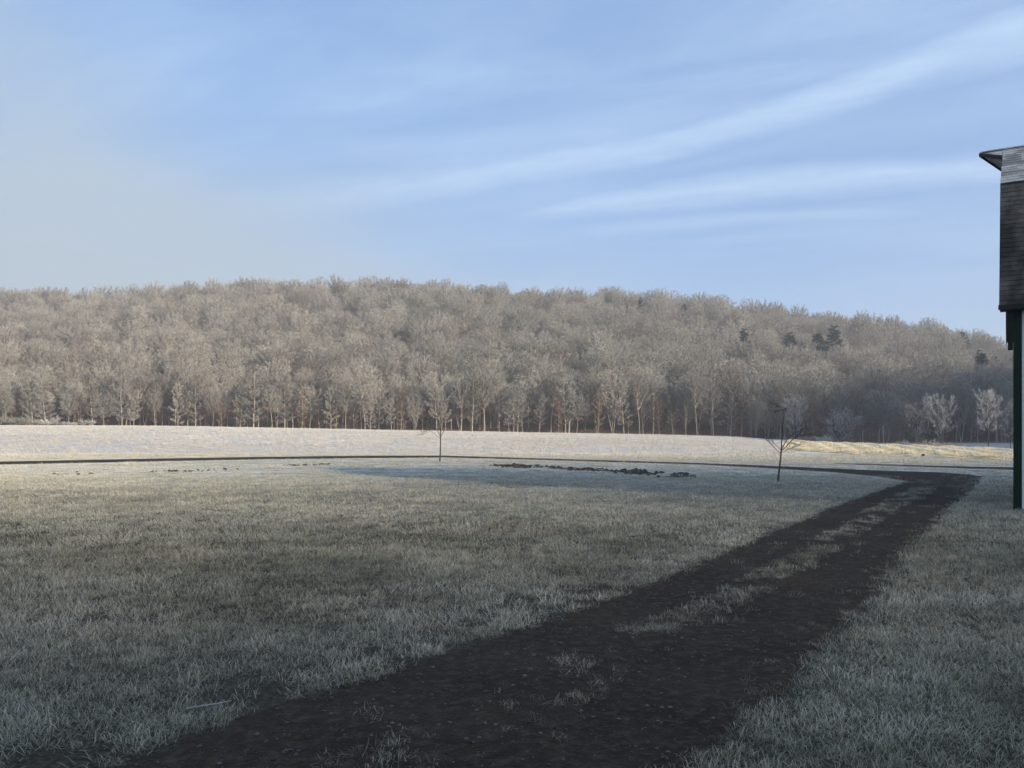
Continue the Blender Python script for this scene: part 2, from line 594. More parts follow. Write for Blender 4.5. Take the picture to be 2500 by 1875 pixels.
M_NEEDLE = mat_twig('pine_needles', (0.018, 0.028, 0.018), (0.085, 0.115, 0.085), (0.065, 0.095, 0.068), (0.16, 0.19, 0.165))


# ------------------------------------------------------------------ ground
def axis(breaks):
    out = [breaks[0][0]]
    for (a, s0), (b, s1) in zip(breaks[:-1], breaks[1:]):
        L = b - a
        n = max(2, int(round(L / (0.5 * (s0 + s1)))))
        out += list(a + L * (np.arange(1, n + 1) / n))
    return np.array(out)


GX = axis([(-1100, 60), (-420, 16), (-120, 4), (-40, 2), (40, 2), (120, 5), (200, 5), (320, 5), (420, 16), (1100, 60)])
GY = axis([(-350, 30), (-270, 5), (-90, 5), (-40, 8), (0, 2), (70, 2), (140, 2), (215, 3.0), (470, 5), (620, 20), (1250, 80)])


def build_ground():
    XX, YY = np.meshgrid(GX, GY)
    ZZ = terr(XX, YY)
    nx, ny = len(GX), len(GY)
    lane_y = np.interp(1250 + FPX * XX / np.maximum(YY, 10), [p[0] for p in CT], [gnd(*p)[1] for p in CT])
    px = 1250 + FPX * XX / np.maximum(YY, 10)
    meadow = smooth01((YY - lane_y + 0.5) / 5.0) * np.where(px < 1900, 1.0, 0.75) * (1 - 0.55 * smooth01((YY - 90) / 30) * smooth01((px - 1960) / 60))
    meadow = np.where(YY < 25, 0, meadow)
    wood = smooth01((YY - 203) / 6.0)
    wood = np.maximum(wood, 0.35 * smooth01((px - 1950) / 60) * smooth01((YY - 118) / 25))
    p = XX * 0.80 - YY * 0.60
    wood = np.maximum(wood, smooth01((p - 150) / 60) * (XX > 0.66 * np.maximum(YY, 0) + 30))
    rows = {'lawn': (-1e9, 66), 'meadow': (66, 203), 'hill': (203, 1e9)}
    for nm, (y0, y1) in rows.items():
        js = [j for j in range(ny - 1) if y0 <= 0.5 * (GY[j] + GY[j + 1]) < y1]
        j0, j1 = js[0], js[-1] + 1
        V = np.stack([XX[j0:j1 + 1].ravel(), YY[j0:j1 + 1].ravel(), ZZ[j0:j1 + 1].ravel()], 1)
        jj, ii = np.meshgrid(np.arange(j1 - j0), np.arange(nx - 1), indexing='ij')
        a = (jj * nx + ii).ravel()
        F = np.stack([a, a + 1, a + nx + 1, a + nx], 1)
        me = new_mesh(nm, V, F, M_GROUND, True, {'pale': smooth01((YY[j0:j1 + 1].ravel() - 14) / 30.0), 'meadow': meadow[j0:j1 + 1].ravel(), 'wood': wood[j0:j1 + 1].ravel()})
        o = link(nm, me)
        lab = {'lawn': ('frosted grey green lawn on both sides of the dirt lane', 'lawn'),
               'meadow': ('pale frosted hay meadow rising beyond the cross lane', 'field'),
               'hill': ('long wooded hill with brown leaf litter under the trees', 'hill')}[nm]
        tag(o, lab[0], lab[1], kind='structure')


build_ground()


def lane_top(x, y):
    """height of the main lane surface above the flat ground"""
    dl = seg_dist(x, y, Lw); dr = seg_dist(x, y, Rw)
    q = dl / (dl + dr + 1e-6)
    prof = 0.016 * np.exp(-((q - 0.48) / 0.16) ** 2) - 0.006 * np.exp(-((q - 0.22) / 0.1) ** 2) - 0.006 * np.exp(-((q - 0.76) / 0.1) ** 2)
    return 0.016 + prof + (fnoise(x * 1.9, y * 1.9, 6) - 0.5) * 0.012 + (fnoise(x * 9, y * 9, 7) - 0.5) * 0.008


def lane_sheet(name, A, B, n, ncol, zoff, label, seed, jit=0.12, main=False):
    a = resample(A, n); b = resample(B, n)
    la = np.concatenate([[0], np.cumsum(np.hypot(*(a[1:] - a[:-1]).T))])
    lb = np.concatenate([[0], np.cumsum(np.hypot(*(b[1:] - b[:-1]).T))])

    def wob(l, sd):
        return ((fnoise(l * 0.6, l * 0 + 3, sd) - 0.5) * 1.6 + (fnoise(l * 2.7, l * 0 + 5, sd + 4) - 0.5) * 1.3 + (fnoise(l * 9.0, l * 0 + 8, sd + 8) - 0.5) * 0.6) * jit
    ja = wob(la, seed); jb = wob(lb, seed + 20)
    d = b - a
    w = np.hypot(d[:, 0], d[:, 1])[:, None]
    a = a - d / w * ja[:, None]; b = b + d / w * jb[:, None]
    V = []
    for c in range(ncol):
        q = c / (ncol - 1)
        P = a * (1 - q) + b * q
        edge = min(q, 1 - q) < 1e-6
        if edge:
            z = terr(P[:, 0], P[:, 1]) - 0.01
        elif main:
            z = lane_top(P[:, 0], P[:, 1])
        else:
            z = terr(P[:, 0], P[:, 1]) + zoff
        V.append(np.stack([P[:, 0], P[:, 1], z], 1))
    V = np.concatenate(V)
    F = []
    for c in range(ncol - 1):
        i = c * n + np.arange(n - 1)
        F.append(np.stack([i, i + n, i + n + 1, i + 1], 1))
    F = np.concatenate(F)
    o = link(name, new_mesh(name, V, F, M_DIRT, True))
    if o.data.polygons[0].normal.z < 0:
        o.data.flip_normals()
    return tag(o, label, 'lane', kind='structure')


lane_sheet('dirt_lane', Lw, Rw, 520, 40, 0.006, 'dark dirt lane with a grassy middle strip leading past the barn', 3, 0.22, True)
lane_sheet('cross_lane', CTw, CBw, 260, 7, 0.030, 'dark dirt lane crossing the frosted grass below the meadow', 5, 0.22)
lane_sheet('branch_lane', BTw, BBw, 60, 5, 0.012, 'short dark track running behind the barn', 7, 0.22)


# hay field: raked rows of dry cut grass on a sheet of its own
def build_hay_field():
    n, mcol = 220, 60
    a = resample(HAY_FAR, n); b = resample(HAY_NEAR, n)
    d2 = np.array([0.39, 0.92]); d2 /= np.linalg.norm(d2)
    V = []
    for c in range(mcol):
        s = c / (mcol - 1)
        P = a * (1 - s) + b * s
        q = P[:, 0] * d2[1] - P[:, 1] * d2[0]
        q = q + 1.2 * fnoise(P[:, 0] / 6, P[:, 1] / 6, 4) + 0.0009 * (P[:, 1] - 50) ** 2
        row = 0.5 + 0.5 * np.cos(q * 2 * PI / 2.1)
        h = 0.05 + 0.20 * row ** 1.5 * (0.5 + fnoise(P[:, 0] / 3, P[:, 1] / 3, 8))
        h *= min(1.0, 6 * min(s, 1 - s) + 0.1)
        V.append(np.stack([P[:, 0], P[:, 1], np.maximum(terr(P[:, 0], P[:, 1]), 0) + 0.01 + h], 1))
    V = np.concatenate(V)
    F = []
    for c in range(mcol - 1):
        i = c * n + np.arange(n - 1)
        F.append(np.stack([i, i + n, i + n + 1, i + 1], 1))
    F = np.concatenate(F)
    m, k, bb = mat_new('cut_hay')
    P = position(k)
    nz = k.noise(k.vm('MULTIPLY', P, (1.2, 0.5, 1)), 1.6, 5, 0.65)
    nf = k.noise(P, 12.0, 3, 0.6)
    c = k.mix(k.mapr(nz, 0.3, 0.7), (0.50, 0.41, 0.25), (0.72, 0.65, 0.48))
    c = k.mix(k.mapr(nf, 0.35, 0.7, 0.0, 0.5), c, (0.78, 0.72, 0.60))
    k.link(c, bb.inputs['Base Color'])
    bump(k, bb, nf, 0.8, 0.08)
    o = link('hay_field', new_mesh('hay_field', V, F, m, True))
    if o.data.polygons[0].normal.z < 0:
        o.data.flip_normals()
    tag(o, 'tan strip of dry raked grass beyond the branch track', 'field', kind='structure')


build_hay_field()


# dug beds of dark soil in the lawn: loose clods on a thin ragged sheet of soil
def build_beds():
    labs = ['western strip of dark dug soil in the lawn between the two saplings', 'middle strip of dark dug soil in the lawn between the two saplings',
            'widest strip of dark dug soil, beside the bare leaning sapling', 'thin worn streak of bare soil at the far western end of the lawn',
            'long worn streak of bare soil below the cross lane', 'faint worn streak of bare soil west of the small sapling']
    m = mat_plain('dug_soil', (0.075, 0.060, 0.047), 0.5, 3.0, 0.95, bmp=0.8)
    rng = np.random.default_rng(12)
    ico = bmesh.new()
    bmesh.ops.create_icosphere(ico, subdivisions=1, radius=1.0)
    V0 = np.array([v.co[:] for v in ico.verts]); F0 = np.array([[v.index for v in f.verts] for f in ico.faces])
    ico.free()
    for i, poly in enumerate(BED_POLYS):
        x0, y0 = poly.min(0) - .5; x1, y1 = poly.max(0) + .5
        n = int((x1 - x0) * (y1 - y0) * (38 if i < 3 else 20))
        x = rng.uniform(x0, x1, n); y = rng.uniform(y0, y1, n)
        ok = inside(x + rng.normal(0, .22, n), y + rng.normal(0, .35, n), poly)
        ok &= fnoise(x * 1.7, y * 1.0, 20 + i) > (0.47 if i < 3 else 0.5)
        x, y = x[ok], y[ok]
        n = len(x)
        r = 0.03 + (0.065 if i < 3 else 0.04) * rng.random(n) ** 2
        VV = V0[None] * (1 + 0.25 * rng.normal(size=(n, len(V0), 1)).clip(-1.5, 1.5))
        VV = VV * r[:, None, None] * np.stack([1 + .6 * rng.random(n), 0.9 + .6 * rng.random(n), .55 + .4 * rng.random(n)], 1)[:, None, :]
        VV = VV + np.stack([x, y, 0.015 + r * 0.25], 1)[:, None, :]
        F = (F0[None] + (np.arange(n) * len(V0))[:, None, None]).reshape(-1, 3)
        o = link('soil_bed' if i < 3 else 'worn_streak', new_mesh('soil_bed', VV.reshape(-1, 3), F, m))
        tag(o, labs[i], 'soil', 'bare soil in the lawn', 'stuff')


build_beds()


# ------------------------------------------------------------------ scattering (stuff)
def proto_collection(name, meshes):
    c = bpy.data.collections.new(name)
    for i, me in enumerate(meshes):
        o = bpy.data.objects.new('%s_%02d' % (name, i), me)
        c.objects.link(o)
    return c


def scatter(name, pts, idx, rot, scl, frost, coll, label, cat):
    me = bpy.data.meshes.new(name)
    me.from_pydata(np.asarray(pts, float).tolist(), [], [])
    n = len(pts)
    a = me.attributes.new('idx', 'INT', 'POINT'); a.data.foreach_set('value', np.asarray(idx, np.int32))
    a = me.attributes.new('rot', 'FLOAT_VECTOR', 'POINT'); a.data.foreach_set('vector', np.asarray(rot, np.float32).ravel())
    a = me.attributes.new('scl', 'FLOAT_VECTOR', 'POINT'); a.data.foreach_set('vector', np.asarray(scl, np.float32).ravel())
    a = me.attributes.new('frost', 'FLOAT', 'POINT'); a.data.foreach_set('value', np.asarray(frost, np.float32))
    o = link(name, me)
    ng = bpy.data.node_groups.new(name + '_nodes', 'GeometryNodeTree')
    ng.interface.new_socket('Geometry', in_out='INPUT', socket_type='NodeSocketGeometry')
    ng.interface.new_socket('Geometry', in_out='OUTPUT', socket_type='NodeSocketGeometry')
    N = ng.nodes; Lk = ng.links
    gi = N.new('NodeGroupInput'); go = N.new('NodeGroupOutput')
    ci = N.new('GeometryNodeCollectionInfo')
    ci.inputs['Collection'].default_value = coll
    ci.inputs['Separate Children'].default_value = True
    ci.inputs['Reset Children'].default_value = True
    ip = N.new('GeometryNodeInstanceOnPoints')
    ip.inputs['Pick Instance'].default_value = True

    def na(nm, typ):
        x = N.new('GeometryNodeInputNamedAttribute'); x.data_type = typ
        x.inputs['Name'].default_value = nm
        return x.outputs[0]
    Lk.new(gi.outputs[0], ip.inputs['Points'])
    Lk.new(ci.outputs[0], ip.inputs['Instance'])
    Lk.new(na('idx', 'INT'), ip.inputs['Instance Index'])
    Lk.new(na('rot', 'FLOAT_VECTOR'), ip.inputs['Rotation'])
    Lk.new(na('scl', 'FLOAT_VECTOR'), ip.inputs['Scale'])
    Lk.new(ip.outputs[0], go.inputs[0])
    md = o.modifiers.new('scatter', 'NODES')
    md.node_group = ng
    return tag(o, label, cat, kind='stuff')


def tuft_mesh(name, rng, nblades, length, width, radius, lean, mat, segs=2):
    V, F, T = [], [], []
    for i in range(nblades):
        a = rng.random() * 2 * PI
        r = radius * math.sqrt(rng.random())
        bx, by = r * math.cos(a), r * math.sin(a)
        az = rng.random() * 2 * PI
        L = length * (0.45 + 0.75 * rng.random())
        ln = lean * (0.25 + 1.1 * rng.random())
        w = width * (0.7 + 0.6 * rng.random())
        side = np.array([-math.sin(az + rng.normal() * .7), math.cos(az + rng.normal() * .7), 0])
        d = np.array([math.cos(az), math.sin(az), 0])
        p = np.array([bx, by, -0.01])
        ang = ln * 0.35
        base = len(V)
        for s in range(segs + 1):
            t = s / segs
            ww = w * (1 - t) ** 0.6
            if s < segs:
                V.append(p - side * ww / 2); V.append(p + side * ww / 2); T += [t, t]
            else:
                V.append(p); T.append(1.0)
            ang += ln * 0.65 / segs
            p = p + (d * math.sin(ang) + np.array([0, 0, math.cos(ang)])) * (L / segs)
        for s in range(segs - 1):
            q = base + 2 * s
            F.append((q, q + 1, q + 3, q + 2))
        q = base + 2 * (segs - 1)
        F.append((q, q + 1, q + 2))
    return new_mesh(name, np.array(V), F, mat, False, {'tip': T})


def build_grass():
    rng = np.random.default_rng(77)
    near = [tuft_mesh('grass_tuft', rng, 24, 0.062 + 0.014 * (i % 3), 0.0034, 0.075, 1.75, M_LAWN, 3) for i in range(8)]
    mid = [tuft_mesh('grass_clump', rng, 30, 0.070 + 0.014 * (i % 3), 0.0066, 0.13, 1.6, M_LAWN, 2) for i in range(6)]
    far = [tuft_mesh('grass_patch', rng, 34, 0.065 + .015 * (i % 3), 0.015, 0.28, 1.4, M_LAWN, 2) for i in range(6)]
    coll = proto_collection('lawn_tufts', near + mid + far)
    P, I, S, Fr = [], [], [], []
    bands = [(3.0, 8, 420, 0, 8, 1.0), (8, 13, 260, 0, 8, 1.15), (13, 21, 95, 8, 6, 1.0), (21, 34, 48, 8, 6, 1.2), (34, 66, 13, 14, 6, 1.0)]
    for y0, y1, dens, i0, ni, sc in bands:
        half = 0.66 * y1 + 2.5
        n = int((y1 - y0) * 2 * half * dens)
        x = (rng.random(n) * 2 - 1) * half; y = y0 + rng.random(n) * (y1 - y0)
        ok = np.abs(x) < 0.66 * y + 2.5
        x, y = x[ok], y[ok]
        jit = np.where((x > 14) & (y > 24), 0.55, 0.10)
        jx = x + rng.normal(0, 1, len(x)) * jit; jy = y + rng.normal(0, 1, len(x)) * jit
        lane = inside(jx, jy, POLY_MAIN) | inside(jx, jy, POLY_CROSS) | inside(jx, jy, POLY_BRANCH)
        # grass down the middle of the lane
        dl = seg_dist(x, y, Lw); dr = seg_dist(x, y, Rw)
        s = dl / (dl + dr + 1e-6)
        mid_ok = inside(x, y, POLY_MAIN) & (np.abs(s - 0.47 + 0.10 * (fnoise(x * .5, y * .5, 2) - .5)) < 0.15 * (0.35 + fnoise(x * .9, y * .9, 6))) & (fnoise(x * 1.1, y * 1.1, 31) > 0.40)
        mid_ok &= rng.random(len(x)) < np.where(y < 6.5, 0.25, 0.62)
        stray = inside(x, y, POLY_MAIN) & (rng.random(len(x)) < 0.012)
        keep = ~lane | (mid_ok & (y < 27)) | stray
        for poly in BED_POLYS[:3]:
            keep &= ~(inside(x, y, poly) & (rng.random(len(x)) < 0.4))
        keep &= ~((x > 11.85) & (x > 11.9 + (y - 19.48) * 0.62) & (y > 19.48 - (x - 11.9) * 0.62))
        edge_l = np.exp(-(dl / 1.15) ** 2) * (~inside(x, y, POLY_MAIN))
        # scuffed, half bare verge by the near lane edge
        verge = np.exp(-(dl / 0.75) ** 2) * (y < 10) + 0.6 * np.exp(-(dr / 0.25) ** 2) * (y < 12)
        keep &= rng.random(len(x)) > 0.93 * np.clip(verge * 1.2, 0, 1) * (fnoise(x * 2.6, y * 4.0, 50) > 0.46)
        big = fnoise(x * 0.16, y * 0.22, 41)
        small = fnoise(x * 1.1, y * 1.1, 43)
        fr = 0.56 + 0.40 * smooth01((y - 7) / 16) + 0.85 * (big - 0.5) + 0.75 * (small - 0.5) + 0.55 * edge_l * smooth01((y - 7) / 6)
        fr += 0.20 * smooth01((y - 24) / 14)
        fr = np.clip(fr, 0.05, 1.0)
        x, y, fr, small = x[keep], y[keep], fr[keep], small[keep]
        P.append(np.stack([x, y, terr(x, y)], 1)); I.append(i0 + rng.integers(0, ni, len(x)))
        inl = inside(x, y, POLY_MAIN)
        P[-1][:, 2] += np.where(inl, lane_top(x, y), 0)
        ss = sc * (0.55 + 0.75 * rng.random(len(x))) * (0.75 + 0.6 * small) * np.where(inl, 0.75, 1.0)
        S.append(np.stack([ss, ss, ss * (0.8 + 0.5 * rng.random(len(x)))], 1)); Fr.append(fr)
    P = np.concatenate(P); I = np.concatenate(I); S = np.concatenate(S); Fr = np.concatenate(Fr)
    rot = np.zeros_like(P); rot[:, 2] = rng.random(len(P)) * 2 * PI
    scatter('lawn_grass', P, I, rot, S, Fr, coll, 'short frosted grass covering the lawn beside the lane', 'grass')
    print('lawn tufts', len(P))
    # meadow
    tall = [tuft_mesh('meadow_clump', rng, 26, 0.20 + .05 * (i % 3), 0.018, 0.30, 0.8, M_MEADOW, 2) for i in range(6)]
    coll = proto_collection('meadow_clumps', tall)
    n = 80000
    y = 46 + (rng.random(n) ** 0.8) * (203 - 46)
    x = (rng.random(n) * 2 - 1) * (0.66 * y + 5)
    lane = inside(x, y, POLY_CROSS) | inside(x, y, POLY_BRANCH) | inside(x, y, POLY_HAY) | inside(x, y, POLY_MAIN)
    px = 1250 + FPX * x / y
    ly = np.interp(px, [p[0] for p in CT], [gnd(*p)[1] for p in CT])
    keep = ~lane & (y > ly + 0.3) & ((y < 166) | (px > 1880)) & ((px < 1935) | (rng.random(n) < 0.45))
    x, y = x[keep], y[keep]
    big = fnoise(x * .05, y * .07, 91)
    px = 1250 + FPX * x / y
    ly = np.interp(px, [p[0] for p in CT], [gnd(*p)[1] for p in CT])
    fr = np.clip(0.62 + 0.9 * (big - .5) - 0.35 * np.exp(-((y - ly - 5) / 4.0) ** 2) + 0.15 * smooth01((y - 80) / 50), 0.05, 1)
    sc = 0.72 * (0.6 + 0.6 * rng.random(len(x))) * (0.7 + 0.6 * fnoise(x * .2, y * .2, 12)) * (0.35 + 0.65 * smooth01((y - ly - 1) / 6))
    sc *= np.where(px > 1935, 0.5, 1.0)
    pts = np.stack([x, y, terr(x, y) - 0.01], 1)
    rot = np.zeros_like(pts); rot[:, 2] = rng.random(len(pts)) * 2 * PI
    scatter('meadow_grass', pts, rng.integers(0, 6, len(x)), rot, np.stack([sc * 1.3, sc * 1.3, sc], 1), fr, coll, 'taller rime covered grass standing over the pale meadow', 'grass')
    # hay
    hay = [tuft_mesh('hay_wisp', rng, 22, 0.22, 0.02, 0.25, 1.3, M_STRAW, 2) for i in range(5)]
    coll = proto_collection('hay_wisps', hay)
    n = 60000
    x = rng.uniform(POLY_HAY[:, 0].min(), POLY_HAY[:, 0].max(), n); y = rng.uniform(POLY_HAY[:, 1].min(), POLY_HAY[:, 1].max(), n)
    keep = inside(x, y, POLY_HAY)
    x, y = x[keep], y[keep]
    d2 = np.array([0.39, 0.92]) / math.hypot(.39, .92)
    q = x * d2[1] - y * d2[0] + 1.2 * fnoise(x / 6, y / 6, 4) + 0.0009 * (y - 50) ** 2
    row = 0.5 + 0.5 * np.cos(q * 2 * PI / 2.1)
    keep = rng.random(len(x)) < 0.25 + 0.75 * row
    x, y, row = x[keep][:9000], y[keep][:9000], row[keep][:9000]
    pts = np.stack([x, y, np.maximum(terr(x, y), 0) + 0.03 + 0.12 * row], 1)
    rot = np.zeros_like(pts); rot[:, 2] = rng.random(len(pts)) * 2 * PI
    sc = 0.5 + 0.6 * rng.random(len(x))
    scatter('hay_wisps', pts, rng.integers(0, 5, len(x)), rot, np.stack([sc * 1.3, sc * 1.3, sc], 1), 0.3 + 0.6 * rng.random(len(x)), coll, 'loose dry straw lying in rows on the tan field', 'straw')


build_grass()


def build_gravel():
    rng = np.random.default_rng(5)
    ico = bmesh.new()
    bmesh.ops.create_icosphere(ico, subdivisions=1, radius=1.0)
    V0 = np.array([v.co[:] for v in ico.verts]); F0 = np.array([[v.index for v in f.verts] for f in ico.faces])
    ico.free()
    n = 26000
    y = 3.2 + (rng.random(n) ** 1.7) * 17
    x = rng.uniform(-6, 13, n)
    ok = inside(x + rng.normal(0, .15, n), y + rng.normal(0, .15, n), POLY_MAIN)
    x, y = x[ok][:6000], y[ok][:6000]
    n = len(x)
    dl = seg_dist(x, y, Lw); dr = seg_dist(x, y, Rw)
    s = dl / (dl + dr + 1e-6)
    r = 0.004 + 0.012 * rng.random(n) ** 3.5
    VV = V0[None] * (1 + 0.28 * rng.normal(size=(n, len(V0), 1)).clip(-1.5, 1.5))
    VV = VV * r[:, None, None] * np.stack([1 + .5 * rng.random(n), 0.8 + .4 * rng.random(n), .5 + .3 * rng.random(n)], 1)[:, None, :]
    VV = VV + np.stack([x, y, lane_top(x, y) + r * 0.15], 1)[:, None, :]
    F = (F0[None] + (np.arange(n) * len(V0))[:, None, None]).reshape(-1, 3)
    m, k, b = mat_new('lane_stones')
    P = position(k)
    wn = k.noise(P, 22.0, 1, 0.5)
    c = k.mix(k.mapr(wn, 0.35, 0.66), (0.035, 0.031, 0.028), (0.15, 0.14, 0.13))
    k.link(c, b.inputs['Base Color'])
    o = link('gravel', new_mesh('gravel', VV.reshape(-1, 3), F, m))
    tag(o, 'small grey stones scattered over the dirt lane', 'gravel', kind='stuff')


build_gravel()


# ------------------------------------------------------------------ trees
class TreeB:
    def __init__(self, seed):
        self.rng = np.random.default_rng(seed)
        self.V = []; self.F = []; self.nv = 0
        self.sb = []; self.sd = []; self.sl = []; self.sw = []; self.st = []

    def tube(self, pts, r0, r1, sides=4, pw=1.0):
        pts = np.asarray(pts, float)
        n = len(pts)
        d = np.gradient(pts, axis=0)
        d /= np.linalg.norm(d, axis=1)[:, None] + 1e-9
        ref = np.array([0.31, 0.95, 0.1])
        u = np.cross(d, ref); u /= np.linalg.norm(u, axis=1)[:, None] + 1e-9
        v = np.cross(d, u)
        t = np.linspace(0, 1, n)
        r = r0 + (r1 - r0) * t ** pw
        a = np.arange(sides) * 2 * PI / sides
        ring = pts[:, None, :] + r[:, None, None] * (np.cos(a)[None, :, None] * u[:, None, :] + np.sin(a)[None, :, None] * v[:, None, :])
        base = self.nv
        self.V.append(ring.reshape(-1, 3)); self.nv += n * sides
        for i in range(n - 1):
            for j in range(sides):
                j2 = (j + 1) % sides
                self.F.append((base + i * sides + j, base + i * sides + j2, base + (i + 1) * sides + j2, base + (i + 1) * sides + j))
        self.F.append(tuple(base + (n - 1) * sides + j for j in range(sides)))

    def poly(self, p, d, L, n, wig, up):
        rng = self.rng
        pts = [np.array(p, float)]
        d = np.array(d, float); d /= np.linalg.norm(d)
        for i in range(n):
            d = d + rng.normal(0, wig, 3) + np.array([0, 0, up])
            d /= np.linalg.norm(d)
            pts.append(pts[-1] + d * L / n)
        return np.array(pts)

    def twigs(self, pts, n, L, w, spread, up, t0=0.15, tip=1.0):
        rng = self.rng
        if n <= 0:
            return
        pts = np.asarray(pts)
        m = len(pts) - 1
        t = (t0 + (1 - t0) * rng.random(n) ** 0.8) * m
        i = np.minimum(t.astype(int), m - 1); f = (t - i)[:, None]
        b = pts[i] * (1 - f) + pts[i + 1] * f
        d = pts[i + 1] - pts[i]
        d = d / (np.linalg.norm(d, axis=1)[:, None] + 1e-9)
        d = d + rng.normal(0, spread, (n, 3)) + np.array([0, 0, up])
        d /= np.linalg.norm(d, axis=1)[:, None] + 1e-9
        self.sb.append(b); self.sd.append(d)
        self.sl.append(L * (0.45 + 0.9 * rng.random(n)))
        self.sw.append(w * (0.7 + 0.6 * rng.random(n)))
        self.st.append(np.full(n, tip) * (0.75 + 0.25 * rng.random(n)))

    def limb_mesh(self, name, mat):
        return new_mesh(name, np.concatenate(self.V), self.F, mat, True)

    def twig_mesh(self, name, mat):
        rng = self.rng
        b = np.concatenate(self.sb); d = np.concatenate(self.sd); l = np.concatenate(self.sl)[:, None]; w = np.concatenate(self.sw)[:, None]; tt = np.concatenate(self.st)
        n = len(b)
        r = rng.normal(size=(n, 3))
        s = np.cross(d, r); s /= np.linalg.norm(s, axis=1)[:, None] + 1e-9
        V = np.stack([b - s * w / 2, b + s * w / 2, b + d * l], 1).reshape(-1, 3)
        F = np.arange(3 * n).reshape(-1, 3)
        T = np.stack([tt * 0.45, tt * 0.45, tt], 1).ravel()
        return new_mesh(name, V, F, mat, False, {'tip': T})


def forest_tree(seed, H, cb, rad, kind, ntw, mat_t, mat_w, fork=1, tw=0.045, tl=0.85):
    """bare frosted tree: trunk, limbs, side branches, fine twigs"""
    T = TreeB(seed)
    rng = T.rng
    r0 = 0.0105 * H
    stems = []
    if fork == 1:
        stems.append((T.poly((0, 0, -0.4), (0, 0, 1), H * 0.97, 9, 0.025, 0.03), r0))
    else:
        base = T.poly((0, 0, -0.4), (0, 0, 1), H * 0.22, 3, 0.03, 0.02)
        T.tube(base, r0, r0 * 0.8, 6)
        for q in range(fork):
            a = 2 * PI * q / fork + rng.random()
            d = np.array([math.cos(a) * 0.32, math.sin(a) * 0.32, 1])
            stems.append((T.poly(base[-1], d, H * (0.72 + .08 * rng.random()), 8, 0.05, 0.03), r0 * 0.68))
    segs = []
    for pts, rr in stems:
        T.tube(pts, rr, 0.02, 6 if rr > 0.15 else 5, 0.85)
        nprim = int((30 if kind == 'feather' else 22) / len(stems) ** 0.5)
        ga = rng.random() * 6.28
        m = len(pts) - 1
        for i in range(nprim):
            t = cb + (0.98 - cb) * ((i + rng.random() * 0.8) / nprim)
            tt = t * m if fork == 1 else max(0.02, (t - 0.2) / 0.8) * m
            a = int(min(tt, m - 1e-3)); p = pts[a] * (1 - tt + a) + pts[min(a + 1, m)] * (tt - a)
            ga += 2.4 + rng.normal() * 0.3
            u = (t - cb) / (1 - cb)
            if kind == 'feather':
                prof = (0.62 + 0.55 * u) * (1 - u ** 3.5) + 0.12; ang = R(78 - 38 * u); upc = 0.10
            elif kind == 'round':
                prof = math.sqrt(max(0.03, 1 - (1.75 * u - 0.75) ** 2)) ; ang = R(68 - 48 * u); upc = 0.12
            elif kind == 'wide':
                prof = math.sqrt(max(0.05, 1 - (1.5 * u - 0.62) ** 2)) * 1.12; ang = R(72 - 42 * u); upc = 0.09
            else:  # vase
                prof = 0.45 + 0.65 * u * (1.25 - u); ang = R(46 - 30 * u); upc = 0.06
            L = rad * prof * (0.75 + 0.45 * rng.random()) / max(0.45, math.sin(ang))
            d = (math.cos(ga) * math.sin(ang), math.sin(ga) * math.sin(ang), math.cos(ang))
            bp = T.poly(p, d, L, 4, 0.10, upc)
            br = max(0.018, 0.014 * L + 0.10 * rr)
            T.tube(bp, br, 0.012, 3)
            segs.append((bp, L, 0.8))
            ns = max(3, int(L * 1.7))
            for j in range(ns):
                f = 0.22 + 0.75 * (j + rng.random()) / ns
                q = f * 4; a2 = int(min(q, 3.999)); sp = bp[a2] * (1 - q + a2) + bp[a2 + 1] * (q - a2)
                bd = bp[a2 + 1] - bp[a2]; bd = bd / np.linalg.norm(bd)
                sd = bd + rng.normal(0, 0.6, 3) + np.array([0, 0, 0.25])
                SL = L * (0.25 + 0.25 * rng.random()) * (1.1 - 0.5 * f)
                sb = T.poly(sp, sd, SL, 3, 0.14, 0.08)
                T.tube(sb, max(0.012, br * 0.4), 0.008, 3)
                segs.append((sb, SL, 1.0))
        # leader tip
        segs.append((pts[-3:], H * 0.12, 1.0))
    tot = sum(s[1] for s in segs)
    for bp, L, tip in segs:
        T.twigs(bp, int(ntw * L / tot + rng.random()), tl, tw, 0.55, 0.28, 0.1, tip)
    return T.limb_mesh('trunk', mat_t), T.twig_mesh('crown', mat_w)


